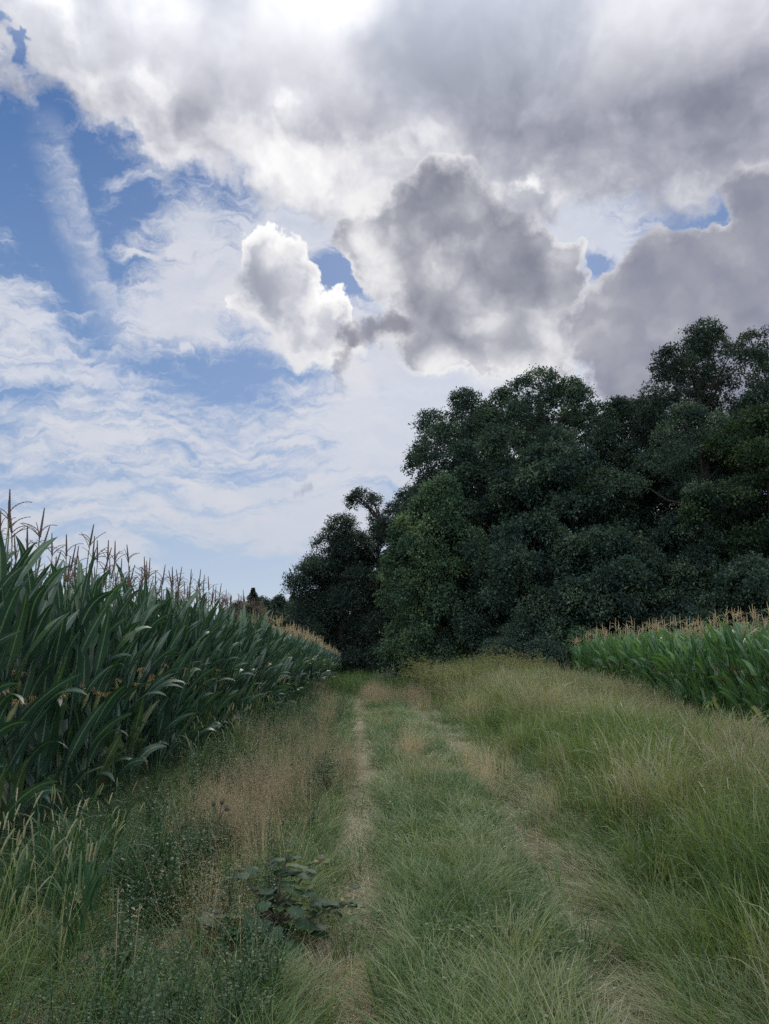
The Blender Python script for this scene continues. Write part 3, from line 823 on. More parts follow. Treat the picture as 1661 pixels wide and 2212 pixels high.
def feather_shrub(px, py, Yd, h, rad, label):
    """Willowy shrub: thin upright wands set with small grey leaves."""
    p = at(px, py, Yd); x, y = p[0], p[1]
    root = empty('shrub', (x, y, float(height(x, y))), label, 'shrub', 'shrubs along the foot of the wood')
    gs, gl = Geo(), Geo()
    for k in range(46):
        a = U(0, 6.28); r = rad * U(0, 1) ** .6; hh = h * U(.55, 1.05) * (1 - .35 * r / rad)
        f = np.linspace(0, 1, 6)[:, None]
        pts = np.array([math.cos(a), math.sin(a), 0]) * r * (.25 + .75 * f ** 1.3) + np.array([0, 0, 1]) * hh * f
        gs.add(*tube(pts, np.linspace(.012, .003, 6), 4))
        m = 90; t = U(.2, 1, m); q = np.stack([np.interp(t, f[:, 0], pts[:, i]) for i in range(3)], -1)
        d = unit(m) * .8 + np.array([math.cos(a) * .3, math.sin(a) * .3, .5])
        gl.add(*leaf_batch(q + RNG.normal(0, .03, (m, 3)), d, U(.05, .10, m), np.clip(RNG.normal(.6, .2, m), 0, 1), .3))
    obj('stem', gs.mesh('shrub_stem', M_bark), root); obj('crown', gl.mesh('shrub_crown', MT_grey, False), root)


feather_shrub(846, 1440, 40, 1.75, .8, 'grey green willowy shrub of upright wands beside the end of the path')
feather_shrub(815, 1445, 42, 1.15, .5, 'lower sprig of grey green wands right at the end of the path')

# ------------------------------------------------------------------ maize
def maize_leaf(base, az, L, W, th0, th1, roll, tint, twist=0.0, pw=1.6, wav=0.012, ph=0.0, seg=12):
    s = np.linspace(0, 1, seg + 1)
    th = th0 + (th1 - th0) * s ** pw
    azs = az + twist * s ** 1.5
    d = np.stack([np.sin(th) * np.cos(azs), np.sin(th) * np.sin(azs), np.cos(th)], -1)
    c = np.concatenate([np.zeros((1, 3)), np.cumsum(0.5 * (d[1:] + d[:-1]) * L / seg, 0)]) + base
    side = np.stack([-np.sin(azs), np.cos(azs), 0 * s], -1)
    nr = np.cross(side, d)
    rr = (roll * s ** 0.8)[:, None]
    side, nr = side * np.cos(rr) + nr * np.sin(rr), nr * np.cos(rr) - side * np.sin(rr)
    w = W * 0.5 * np.minimum(1, 0.45 + 2.2 * s) * np.clip(1 - s ** 2.2, 0, 1) ** 0.8
    w = np.maximum(w, 0.0015)[:, None]
    fold = 0.22 * (1 - s * 0.6)[:, None]
    e1 = c - side * w + nr * w * fold + nr * (wav * np.sin(11 * s + ph) * np.sin(np.pi * s))[:, None]
    e2 = c + side * w + nr * w * fold + nr * (wav * np.sin(13 * s + ph * 2 + 1) * np.sin(np.pi * s))[:, None]
    V = np.stack([e1, c, e2], 1).reshape(-1, 3)
    uv = np.stack([np.tile([0.0, 0.5, 1.0], seg + 1), s.repeat(3)], -1)
    k = np.arange(seg)
    Q = np.concatenate([np.stack([3 * k, 3 * k + 1, 3 * k + 4, 3 * k + 3], -1), np.stack([3 * k + 1, 3 * k + 2, 3 * k + 5, 3 * k + 4], -1)])
    return V, Q, tint, uv


def maize_meshes(i, H, mleaf, mtas, msilk, facing, ear=True, nl=13, wide=1.0, branches=(3, 7)):
    """Meshes of one maize plant: stalk, leaves, tassel, ear husk, silk."""
    lean = U(-0.04, 0.04, 2)
    ax = lambda z: np.array([lean[0] * (z / H) ** 2 * H, lean[1] * (z / H) ** 2 * H, z])
    zz = np.linspace(-0.05, H, 9)
    stalk = Geo().add(*tube([ax(max(z, 0)) + np.array([0, 0, min(z, 0)]) for z in zz], np.linspace(0.014, 0.005, 9), 7))
    for z in np.arange(0.25, H * 0.9, 0.2):
        stalk.add(*tube([ax(z - 0.008), ax(z), ax(z + 0.008)], [0.0125, 0.0165, 0.0125], 7))
    lv = Geo()
    az0 = U(0, 6.28)
    for k in range(nl):
        f = k / (nl - 1)
        z = 0.22 + (H - 0.78) * f ** 0.95
        az = az0 + np.pi * k + RNG.normal(0, 0.5)
        # the wind and the open side draw the blades round towards 'facing'
        v = np.array([np.cos(az), np.sin(az)]) + 0.14 * np.array([np.cos(facing), np.sin(facing)])
        az = math.atan2(v[1], v[0]) + RNG.normal(0, 0.2)
        L = (0.50 + 0.38 * math.sin(np.pi * (0.12 + 0.76 * f))) * U(0.85, 1.15)
        up_ = f ** 1.5
        th0 = U(0.28, 0.62) * (1 - 0.4 * up_)
        th1 = U(1.3, 2.7) * (1 - 0.5 * up_) if RNG.random() < 0.6 else U(0.5, 1.1)
        t = np.clip(RNG.normal(0.42, 0.26), 0, 0.95)
        if f < 0.12 and RNG.random() < 0.12: t = 1.0
        lv.add(*maize_leaf(ax(z), az, L, wide * U(0.125, 0.17) * (1 - 0.2 * up_), th0, th1, U(-1.5, 1.5), t, RNG.normal(0, 0.35), U(1.2, 2.4), U(0.004, 0.016), U(0, 6)))
        # sheath round the stalk
        lv.add(*tube([ax(max(0.02, z - 0.17)), ax(z - 0.08), ax(z + 0.01)], [0.0165, 0.0185, 0.021], 7)[:2], t * 0.8)
    ts = Geo()
    top = ax(H)
    tl = U(0.27, 0.38)
    ld = np.array([RNG.normal(0, 0.12), RNG.normal(0, 0.12), 1.0])
    sp = [top - np.array([0, 0, 0.05]), top + ld * 0.05, top + ld * tl * 0.5, top + ld * tl * 0.8, top + ld * tl]
    ts.add(*tube([sp[0], sp[1]], [0.004, 0.004], 5), 0.3)
    # bristly central spike: a knobbly tube
    m = 30
    f = np.linspace(0, 1, m)
    ts.add(*tube(np.array(sp[1]) + (sp[4] - sp[1]) * f[:, None], (0.009 + 0.004 * (np.arange(m) % 2)) * (1 - 0.55 * f ** 2), 5), 0.25)
    nb = RNG.integers(*branches)
    for k in range(nb):
        a = U(0, 6.28); b0 = top + ld * U(0.0, 0.12)
        l = U(0.15, 0.24); t0, t1 = U(0.35, 0.7), U(1.0, 1.9)
        mm = 15; ff = np.linspace(0, 1, mm); th = t0 + (t1 - t0) * ff ** 1.3
        d = np.stack([np.sin(th) * np.cos(a), np.sin(th) * np.sin(a), np.cos(th)], -1)
        pp = b0 + np.concatenate([np.zeros((1, 3)), np.cumsum(d[1:] * l / (mm - 1), 0)])
        ts.add(*tube(pp, (0.0034 + 0.003 * (np.arange(mm) % 2)) * (1 - 0.4 * ff), 4), U(0.4, 1.0))
    out = {'stalk': stalk.mesh('maize_stalk', M_mzstalk), 'leaves': lv.mesh('maize_leaves', mleaf), 'tassel': ts.mesh('maize_tassel', mtas)}
    if ear:
        ze = U(1.0, 1.35); a = facing + U(-0.9, 0.9)
        d = np.array([math.cos(a) * 0.42, math.sin(a) * 0.42, 0.9]); d /= np.linalg.norm(d)
        b = ax(ze) + np.array([math.cos(a), math.sin(a), 0]) * 0.015
        ff = np.linspace(0, 1, 8)
        out['ear'] = Geo().add(*tube(b + d * 0.23 * ff[:, None], 0.029 * np.sin(np.pi * (0.12 + 0.83 * ff)) ** 0.7, 8)).mesh('ear_husk', M_husk)
        n = 80
        tip = b + d * 0.215
        Vs, Qs, Ts, _ = ribbons(tip + RNG.normal(0, 0.006, (n, 3)), U(0, 6.28, n), U(0.5, 1.4, n), U(2.2, 3.1, n), U(0.06, 0.14, n), 0.006, 4, tint=U(0, 1, n), taper=0.3)
        out['silk'] = Geo().add(Vs, Qs, Ts).mesh('silk', msilk)
    return out


def place_maize(ms, x, y, rz, sc, label, group):
    r = empty('maize_plant', (x, y, float(height(x, y))), label, 'maize plant', group, rz, sc)
    for part in ('stalk', 'leaves', 'tassel'):
        obj(part, ms[part], r)
    if 'ear' in ms:
        e = obj('ear', ms['ear'], r)
        obj('silk', ms['silk'], e)
    return r


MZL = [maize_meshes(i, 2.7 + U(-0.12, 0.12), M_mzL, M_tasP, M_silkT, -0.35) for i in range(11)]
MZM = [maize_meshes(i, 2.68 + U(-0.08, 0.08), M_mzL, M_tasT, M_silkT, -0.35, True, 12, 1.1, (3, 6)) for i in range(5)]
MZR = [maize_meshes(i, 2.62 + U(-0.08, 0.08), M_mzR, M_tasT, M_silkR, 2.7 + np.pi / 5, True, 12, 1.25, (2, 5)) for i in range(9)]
_noear = lambda m: {k: v for k, v in m.items() if k not in ('ear', 'silk')}


def field_scale(y): return float(np.interp(y, [5, 9, 18, 30, 44, 60], [0.93, 0.96, 0.98, 0.95, 0.86, 0.80]))


rest = []           # the plants too far or too deep in the field to be told apart
count = 0
FRONT = 'maize plants along the edge of the left field'
DEEP = 'maize plants in the rows behind the edge of the left field'
RIGHT = 'maize plants along the edge of the right field'
for row in range(9):
    x0 = -3.22 - 0.75 * row
    y = 4.9 + U(0, 0.1) + row * 0.55
    while y < 58:
        x = x0 + RNG.normal(0, 0.05) - 0.10 * max(0, (y - 36) / 10)
        s = field_scale(y) * U(0.94, 1.05)
        rz = RNG.normal(0, 0.8)
        vis = -x < 0.56 * y + 0.7
        if vis:
            lim = (23.5, 14.5, 11.5, 9.5, 9.0)[row] if row < 5 else 0
            fam = MZL if y < 21 else MZM
            if y < lim and count < 200:
                k = int(RNG.integers(0, len(fam)))
                ms = fam[k] if row < 2 else _noear(fam[k])
                if row == 0:
                    lb = ('dark green maize plant with purple tassel in the nearest stretch of the left field edge' if y < 10 else
                          'dark green maize plant with purple tassel in the middle stretch of the left field edge' if y < 17 else
                          'smaller looking maize plant in the farther stretch of the left field edge')
                else:
                    lb = ('dark maize plant in the second row just behind the left field edge' if row == 1 else
                          'dark maize plant deeper in the left field, mostly its tassel and top leaves showing')
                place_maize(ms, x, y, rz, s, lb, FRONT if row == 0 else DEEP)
                count += 1
            elif row < 6 or y > 14:
                rest.append((x, y, rz, s, 0 if y < 21 else 1))
        y += U(0.15, 0.21) if row < 4 else U(0.2, 0.3)
for row in range(9):
    x0 = 8.0 + 0.75 * row
    y = 12.0 + U(0, 0.2) + row * 0.9
    while y < 39.5 + 0.5 * row:
        x = x0 + RNG.normal(0, 0.06) + 0.048 * max(0, y - 14)
        s = float(np.interp(y, [14, 20, 28, 36, 41], [0.90, 0.93, 0.98, 0.94, 0.84])) * U(0.88, 1.08)
        rz = RNG.normal(0, 0.8)
        if x < 0.56 * y + 0.8:
            if (row == 0 and y < 33.5 or row == 1 and y < 17) and count < 300:
                lb = ('bright green maize plant with tan tassel at the near end of the right field edge' if y < 20 else
                      'bright green maize plant with tan tassel along the far half of the right field edge')
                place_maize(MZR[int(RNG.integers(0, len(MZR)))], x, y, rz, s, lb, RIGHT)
                count += 1
            else:
                rest.append((x, y, rz, s, 2))
        y += U(0.18, 0.28) if row < 3 else U(0.3, 0.45)


def joined(ms, name):
    """One mesh of a whole plant, for the mass of the crop."""
    vs, qs, ts, us, mi, n, mats = [], [], [], [], [], 0, []
    for part in ('stalk', 'leaves', 'tassel'):
        me = ms[part]
        v = np.empty(len(me.vertices) * 3, np.float32); me.vertices.foreach_get('co', v)
        q = np.empty(len(me.loops), np.int32); me.loops.foreach_get('vertex_index', q)
        t = np.empty(len(me.vertices), np.float32); me.attributes['tint'].data.foreach_get('value', t)
        luv = np.empty(len(me.loops) * 2, np.float32); me.uv_layers[0].data.foreach_get('uv', luv)
        u = np.zeros((len(me.vertices), 2), np.float32); u[q] = luv.reshape(-1, 2)
        vs.append(v.reshape(-1, 3)); qs.append(q.reshape(-1, 4) + n); ts.append(t); us.append(u)
        mi.append(np.full(len(q) // 4, len(mats), np.int32)); mats.append(me.materials[0]); n += len(t)
    me = make_mesh(name, np.concatenate(vs), np.concatenate(qs), {'tint': np.concatenate(ts)}, True, np.concatenate(us))
    for m in mats: me.materials.append(m)
    me.polygons.foreach_set('material_index', np.concatenate(mi))
    return me


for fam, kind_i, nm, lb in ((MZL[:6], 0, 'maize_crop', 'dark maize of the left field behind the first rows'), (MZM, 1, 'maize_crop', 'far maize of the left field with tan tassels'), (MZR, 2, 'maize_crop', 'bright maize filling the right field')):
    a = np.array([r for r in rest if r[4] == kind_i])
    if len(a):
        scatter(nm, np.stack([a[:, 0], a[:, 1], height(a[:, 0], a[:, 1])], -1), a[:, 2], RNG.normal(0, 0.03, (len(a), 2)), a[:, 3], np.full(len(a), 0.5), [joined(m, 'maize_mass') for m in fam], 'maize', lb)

# ------------------------------------------------------------------ grasses
def clump(n, rad, L, W, th0, th1, name, mat, seg=4, az=None, pw=1.3, tint=(0.2, 0.8), taper=0.75):
    r = rad * np.sqrt(U(0, 1, n)); a = U(0, 6.28, n)
    base = np.stack([r * np.cos(a), r * np.sin(a), np.full(n, -0.02)], -1)
    az_ = a + RNG.normal(0, 1.0, n) if az is None else RNG.normal(az[0], az[1], n)
    V, Q, T, _ = ribbons(base, az_, U(*th0, n), U(*th1, n), U(*L, n), U(*W, n), seg, pw, U(-0.7, 0.7, n), taper, U(*tint, n))
    return Geo().add(V, Q, T), name, mat


def fin(c): return c[0].mesh(c[1], c[2])


def stems(g, n, rad, L, th0=0.22, tint=0.8, W=0.003, az=None):
    r = rad * np.sqrt(U(0, 1, n)); a = U(0, 6.28, n)
    base = np.stack([r * np.cos(a), r * np.sin(a), 0 * a], -1)
    V, Q, T, c = ribbons(base, a if az is None else RNG.normal(az, 0.8, n), U(0.0, th0, n), U(0.1, th0 * 2.6, n), U(*L, n), W, 5, 1.5, U(-1, 1, n), 0.25, np.full(n, tint) + U(-0.1, 0.1, n))
    g.add(V, Q, T)
    return c


def panicle(g, c, m, spread, l, w, t0, t1, top=0.42):
    """Loose cloud of tiny spikelets round the upper part of each stem."""
    n = len(c); k = n * m
    f = 1 - top * U(0, 1, (n, m)) ** 0.8
    i0 = np.clip((f * 5).astype(int), 0, 4); fr = f * 5 - i0
    idx = np.arange(n)[:, None]
    p = c[idx, i0] * (1 - fr)[..., None] + c[idx, i0 + 1] * fr[..., None]
    off = RNG.normal(0, 1, (n, m, 3)) * spread * (1.25 - f)[..., None] / top * 1.3
    p = (p + off).reshape(k, 3)
    V, Q, T, _ = ribbons(p, U(0, 6.28, k), U(0.2, 1.4, k), U(0.8, 2.4, k), U(l * 0.6, l * 1.4, k), U(w * 0.7, w * 1.3, k), 2, tint=U(t0, t1, k), roll=U(-1, 1, k), taper=0.5)
    g.add(V, Q, T)


def spikes(g, c, length, rad, t0, t1, bend=True):
    for cc in c:
        d = cc[-1] - cc[-2]; d /= np.linalg.norm(d)
        f = np.linspace(0, 1, 9)[:, None]
        pts = cc[-1] - d * length * 0.35 + d * length * f + (np.array([d[0], d[1], -0.4]) * 0.35 * length * f ** 2 if bend else 0)
        g.add(*tube(pts, rad * (0.8 + 0.35 * (np.arange(9) % 2)) * np.sin(np.pi * (0.1 + 0.85 * f[:, 0])) ** 0.5, 5), U(t0, t1))


S_short = [fin(clump(44, 0.15, (.10, .26), (.0035, .007), (.1, .9), (1.0, 2.1), 'short_grass', M_grass)) for _ in range(5)]
S_mid = [fin(clump(42, 0.14, (.20, .44), (.004, .0085), (.05, .6), (.9, 2.2), 'mid_grass', M_grass, 5)) for _ in range(6)]
S_tall = [fin(clump(32, 0.16, (.38, .82), (.007, .0155), (.0, .26), (.4, 2.1), 'tall_grass', M_grass, 6, pw=2.0)) for _ in range(7)]
S_flat = [fin(clump(48, 0.17, (.16, .4), (.003, .006), (.95, 1.45), (1.5, 1.72), 'flat_grass', M_grass, 4, az=(0.0, 0.8), tint=(0.0, 1.0))) for _ in range(6)]
S_comb = [fin(clump(44, 0.15, (.24, .48), (.0035, .007), (.5, 1.0), (1.35, 1.9), 'combed_grass', M_grass, 5, az=(0.0, 0.5), tint=(0.1, 0.9))) for _ in range(5)]


def straw_src():
    g = clump(14, 0.12, (.15, .4), (.0025, .004), (.1, .8), (.8, 2.0), 'x', M_grass)[0]
    c = stems(g, 18, 0.12, (.35, .75), 0.3, 0.75, 0.0028)
    panicle(g, c[:9], 9, 0.012, 0.014, 0.003, 0.6, 0.9, 0.2)
    return g.mesh('straw', M_grass)


def bent_src(k):
    g = clump(16, 0.1, (.15, .4), (.0025, .004), (.1, .7), (.8, 2.0), 'x', M_bent, tint=(0.0, 0.3))[0]
    c = stems(g, 13, 0.12, (.42, .75), 0.3, 0.4, 0.0018)
    panicle(g, c, 62, 0.024, 0.009, 0.0032, 0.2, 0.95, 0.5)
    return g.mesh('bent_grass', M_bent)


def seed_src():
    g = clump(8, 0.08, (.3, .6), (.005, .009), (.02, .4), (.6, 2.0), 'x', M_bent, tint=(0.0, 0.15))[0]
    c = stems(g, 6, 0.1, (.7, 1.0), 0.14, 0.25, 0.003)
    panicle(g, c, 46, 0.018, 0.016, 0.0045, 0.35, 0.85, 0.28)
    return g.mesh('seeding_grass', M_bent)


def foxtail_src():
    g = clump(14, 0.1, (.3, .55), (.006, .011), (.05, .5), (.7, 2.1), 'x', M_grass, 5, tint=(0.2, .6))[0]
    c = stems(g, 7, 0.1, (.55, .85), 0.2, 0.55, 0.003)
    spikes(g, c, 0.09, 0.0048, 0.85, 1.1)
    return g.mesh('foxtail', M_grass)


def weed_src(kind):
    """Leafy forbs: upright stems set with small leaves."""
    g = Geo()
    for _ in range(7):
        b = RNG.normal(0, 0.07, 3); b[2] = 0
        h = U(0.28, 0.62); ld = RNG.normal(0, 0.22, 2)
        f = np.linspace(0, 1, 6)[:, None]
        pts = b + np.concatenate([ld[None] * f ** 1.4 * h, f * h], 1)
        g.add(*tube(pts, np.linspace(0.0035, 0.0012, 6), 4), 0.4)
        m = 34 if kind == 0 else 52
        f = U(0.08, 1, m)[:, None]
        p = b + np.concatenate([ld[None] * f ** 1.4 * h, f * h], 1)
        a = U(0, 6.28, m)
        sz = (0.042 if kind == 0 else 0.024) * (1.15 - 0.7 * f[:, 0]) * U(0.6, 1.4, m)
        d = np.stack([np.cos(a), np.sin(a), U(-0.2, 0.7, m)], -1)
        p = p + d * U(0, 0.05, m)[:, None] * (1.2 - f)
        g.add(*leaf_batch(p, d, sz, np.clip(RNG.normal(0.5, 0.2, m), 0, 1), 0.8))
    if kind == 2:
        k = 60
        p = np.stack([RNG.normal(0, .13, k), RNG.normal(0, .13, k), U(.4, .62, k)], -1)
        g.add(*leaf_batch(p, unit(k), np.full(k, .012), np.full(k, 1.1)))
    return g.mesh('weed', M_weed)


S_straw = [straw_src() for _ in range(4)]
S_bent = [bent_src(k) for k in range(5)]
S_seed = [seed_src() for _ in range(5)]
S_fox = [foxtail_src() for _ in range(4)]
S_weed = [weed_src(0), weed_src(1), weed_src(1), weed_src(2), weed_src(0)]


def sample(n, y0, y1, p=1.6):
    """Points over the strip, denser near the viewer, inside the view with a margin."""
    k = n * 3
    u = U(0, 1, k)
    e = 2 - p
    y = (y0 ** e + u * (y1 ** e - y0 ** e)) ** (1 / e)
    hw = 0.57 * y + 0.7
    x = U(-1, 1, k) * hw
    w = hw / y
    ok = (x > -3.5) & (x < 10.5)
    x, y = x[ok], y[ok]
    return x[:n], y[:n]


def lay(name, src, x, y, keep, scl, tint, kind, label, az=None, azs=0.6, tilt=0.08):
    m = RNG.random(len(x)) < keep * (np.hypot((x + .62) / .3, (y - 4.6) / .45) > 1)
    x, y, scl, tint = x[m], y[m], np.broadcast_to(scl, m.shape)[m], np.broadcast_to(tint, m.shape)[m]
    scl = scl * np.where(x < -2.3, 0.62 + 0.38 * smooth(11, 16, y), 1.0)
    scl = scl * (1 - 0.5 * smooth(4.2, 5.6, x) * (1 - smooth(17, 23, y)))
    n = len(x)
    rz = U(0, 6.28, n) if az is None else (np.broadcast_to(az, m.shape)[m] + RNG.normal(0, azs, n))
    return scatter(name, np.stack([x, y, height(x, y)], -1), rz, RNG.normal(0, tilt, (n, 2)), scl * U(0.8, 1.2, n), np.clip(tint + RNG.normal(0, 0.05, n), 0, 1), src, kind, label)


def zones(x, y):
    dl, dr = np.abs(x - rutL(y)), np.abs(x - rutR(y))
    left = (x < rutL(y) - 0.25); right = (x > rutR(y) + 0.3)
    mid = (~left) & (~right) & (dl > 0.24) & (dr > 0.26)
    return dl, dr, left, right, mid


big = lambda y: np.interp(y, [4, 12, 25, 45], [1.0, 1.1, 1.35, 1.7])

# turf of the middle ridge and under everything
x, y = sample(9000, 3.0, 46)
dl, dr, left, right, mid = zones(x, y)
n1 = fnoise(x * 1.1, y * 0.8 + 4)
keep = np.where(mid, 1.0, np.where(left, np.where(x > rutL(y) - 1.1, 0.9, 0.6), np.where(right, 0.5, 0.05)))
keep = keep * (x > -3.6) * (x < 10.5)
tint = 0.06 + 0.5 * smooth(0.38, 0.7, n1) * np.where(mid, 1, 0.4) + np.where(right, 0.08, 0)
nearl = (x < -0.62) & (y < 5.6)
keep = keep * np.where(nearl, 0.25, 1); tint = np.where(nearl, 0.75 * smooth(0.35, 0.6, fnoise(x * 2.5, y * 2.5 + 9, 2)), tint)
lay('short_grass', S_short, x, y, keep, big(y), tint, 'grass', 'short green and greyish grass on the ridge between the wheel tracks')
x, y = sample(5200, 3.0, 46)
dl, dr, left, right, mid = zones(x, y)
n1 = fnoise(x * 1.1 + 3, y * 0.6 + 14)
keep = np.where(mid, 0.85, np.where(left & (x > rutL(y) - 2.6), 0.75, np.where(right & (dr < 1.5), 0.6, 0.1))) * (x > -3.4)
tint = np.where(mid, 0.10 + 0.48 * smooth(0.38, 0.7, n1), 0.02 + 0.3 * n1)
keep = keep * np.where(left & (y < 5.4) & (x < -0.7), 0.25, 1)
lay('meadow_grass', S_mid, x, y, keep, big(y) * np.where(mid, 0.85, 1.0), tint, 'grass', 'knee high grey green meadow grass beside the wheel tracks')

# flattened grass in the two wheel tracks
x, y = sample(15000, 2.8, 50, 1.5)
dl, dr, left, right, mid = zones(x, y)
inL, inR = dl < 0.26 + 0.1 * fnoise(x * 2, y * 2), dr < 0.30 + 0.15 * fnoise(x * 2 + 7, y * 2)
nz = fnoise(x * 2.2, y * 1.3, 3)
tint = np.where(inL, 0.70 + 0.7 * (nz - 0.45), 0.56 + 0.5 * (nz - 0.45))
lay('flattened_grass', S_flat, x, y, (inL | inR) * (0.55 + 0.45 * smooth(0.3, 0.5, nz)), big(y) * 0.85, tint, 'grass', 'flattened dry grass lying in the wheel tracks', az=np.pi / 2 + np.where(inR, 0.9, 0.3), azs=0.9)
# grass leaning over the tracks from both sides
x, y = sample(5200, 2.8, 46, 1.6)
dl, dr, left, right, mid = zones(x, y)
nz = fnoise(x * 1.7 + 5, y * 1.1, 3)
edge = ((dr > 0.3) & (dr < 0.75)) | ((dl > 0.32) & (dl < 0.62))
tint = np.where(right, 0.2 + 0.45 * nz, 0.10 + 0.45 * nz)
lay('leaning_grass', S_comb, x, y, edge * 0.8, big(y) * 0.95, tint, 'grass', 'pale combed grass leaning over the edges of the wheel tracks', az=np.where(right, 2.3, np.where(left, 0.7, 1.9)), azs=0.6)

# brown litter under the near left weeds
x, y = sample(2600, 2.9, 7.5, 1.4)
nz = fnoise(x * 2 + 3, y * 2, 2)
lay('grass_litter', S_flat, x, y, ((x < -0.5) & (x > -2.6)) * smooth(0.35, 0.6, nz), 0.9, 0.72 + 0.25 * nz, 'grass', 'brown dead grass littered under the near left weeds')

# tall grass on the right
x, y = sample(13000, 2.9, 46, 1.5)
dl, dr, left, right, mid = zones(x, y)
d = x - rutR(y)
nz = fnoise(x * 0.8, y * 0.45 + 30, 3)
keep = smooth(0.35, 1.2, d) * np.where(x < 10.6, 1, 0) * np.clip(0.12 + 1.6 * smooth(0.34, 0.6, fnoise(x * 1.7 + 21, y * 1.1 + 8, 3)), 0.4 * (y < 10), 1)
nz2 = fnoise(x * 1.7 + 21, y * 1.1 + 8, 3)
tint = 0.22 + 0.30 * smooth(0.3, 0.75, nz) + 0.18 * smooth(0.5, 0.75, nz2) + 0.10 * smooth(10, 26, y) - 0.10 * smooth(0.5, 0.3, nz2)
lay('tall_grass', S_tall, x, y, keep, big(y) ** 0.6 * (0.55 + 0.55 * smooth(0.3, 1.6, d)) * (0.45 + 1.2 * nz2) * (1 - 0.2 * smooth(4.8, 6.5, x) * (1 - smooth(20, 26, y))), tint, 'grass', 'tall green grass filling the right verge up to the maize')
x, y = sample(4200, 4.0, 44, 1.4)
d = x - rutR(y)
nz = fnoise(x * 0.9 + 40, y * 0.35 + 3, 2)
keep = smooth(0.9, 2.2, d) * (x < 9.6) * smooth(0.40, 0.58, nz + 0.25 * smooth(0.75, 1.0, x / (0.52 * y)) + 0.12 * smooth(15, 26, y)) * 0.6
lay('seeding_grass', S_seed, x, y, keep, big(y) ** 0.6 * 0.85, 0.35 + 0.3 * nz, 'grass', 'pale seeding grass heads standing over the right verge')
x, y = sample(3000, 3.0, 40, 1.5)
dl, dr, left, right, mid = zones(x, y)
d = x - rutR(y)
nz = fnoise(x * 0.9 + 70, y * 0.5 + 3, 2)
keep = np.where(right, smooth(0.9, 2.4, d), np.where(left, (x < -1.6) * 0.2, 0)) * smooth(0.42, 0.56, nz) * (x > -2.9) * (x < 9.5)
lay('foxtail_grass', S_fox, x, y, keep, big(y) ** 0.6, 0.16 + 0.3 * nz, 'grass', 'foxtail grass with narrow heads among the verge weeds')

# left verge: bent grass clouds, straw, leafy weeds
def patches(x, y, items):
    v = 0
    for cx, cy_, rx, ry in items: v = np.maximum(v, 1 - smooth(0.55, 1.0, np.hypot((x - cx) / rx, (y - cy_) / ry)))
    return v


x, y = sample(8000, 3.2, 46, 1.5)
nz = fnoise(x * 1.6 + 11, y * 0.9 + 3, 3)
pt = patches(x, y, [(-1.35, 8.3, .6, 1.3), (-1.0, 11.2, .75, 1.7), (-0.75, 9.6, .4, 1.0), (-1.3, 6.9, .5, .9), (-1.15, 5.6, .4, .6), (-1.05, 4.55, .35, .4), (-1.5, 15, .5, 1.6), (-2.1, 12.6, .4, .9), (-1.5, 19, .4, 1.6), (-1.7, 25, .5, 2.5), (-.85, 7.2, .2, .5),
                       (-0.62, 33, .6, 7), (.1, 31, .6, 5), (1.9, 31, 1.6, 5), (3.2, 28, 2.2, 4), (6.5, 24, 2.2, 3.2), (4.4, 19.5, 1.0, 1.6), (8.2, 19.5, 1.6, 2.0), (-2.9, 34, .6, 6)])
keep = np.clip(pt * smooth(0.3, 0.6, nz), 0, 1) * 0.8
lay('bent_grass', S_bent, x, y, keep, big(y) ** 0.8 * 0.95, 0.38 + 0.5 * nz + 0.12 * (y > 15), 'grass', 'hazy reddish brown bent grass panicles in the verges')
x, y = sample(3600, 3.0, 42, 1.6)
nz = fnoise(x * 1.6 + 31, y * 1.0 + 3, 3)
left = x < rutL(y) - 0.2
pt = patches(x, y, [(-1.15, 6.4, .5, .7), (-1.1, 9.5, .7, 2.0), (0.45, 13.4, .5, 1.8), (0.3, 9.6, .35, .9), (-0.3, 36, .6, 7), (1.4, 27, .8, 5), (2.6, 33, 1.6, 4), (1.45, 11, .4, 2), (1.75, 8.2, .3, 1.0)])
keep = np.maximum(pt * smooth(0.3, 0.5, nz), left * (x > -2.2) * smooth(0.55, 0.7, nz) * 0.12 * (y > 4.6))
lay('straw_grass', S_straw, x, y, keep, big(y) ** 0.8 * 0.85, 0.55 + 0.45 * nz, 'grass', 'dry straw coloured grass stems in tufts')
x, y = sample(6200, 3.0, 46, 1.5)
nz = fnoise(x * 1.2 + 51, y * 0.7 + 3, 3)
d = x - rutR(y)
left = x < rutL(y) - 0.35
keep = np.where(left & (x > -3.7), np.clip(0.12 + 0.6 * smooth(0.45, 0.65, nz) + 0.5 * smooth(-2.2, -3.2, x), 0, 1) * np.where(y < 5.6, 0.5, 1), np.where(d > 1.8, 0.22 * smooth(0.5, 0.7, fnoise(x * 2.3, y * 1.7)), 0)) * (x < 10.4)
lay('leafy_weeds', S_weed, x, y, keep, big(y) ** 0.8 * np.where(left, 0.85, 1.0), np.where(left, np.where(y < 6, 0.0, 0.12), 0.42) + 0.25 * nz, 'weeds', 'leafy green weeds under the maize and in the verges')

# green meadow beyond, at the foot of the wood and between the maize rows
x = U(-3.5, 14, 1500); y = U(36, 58, 1500)
lay('wood_edge_grass', S_tall, x, y, 0.8, 1.7, 0.2, 'grass', 'rough grass along the foot of the wood')

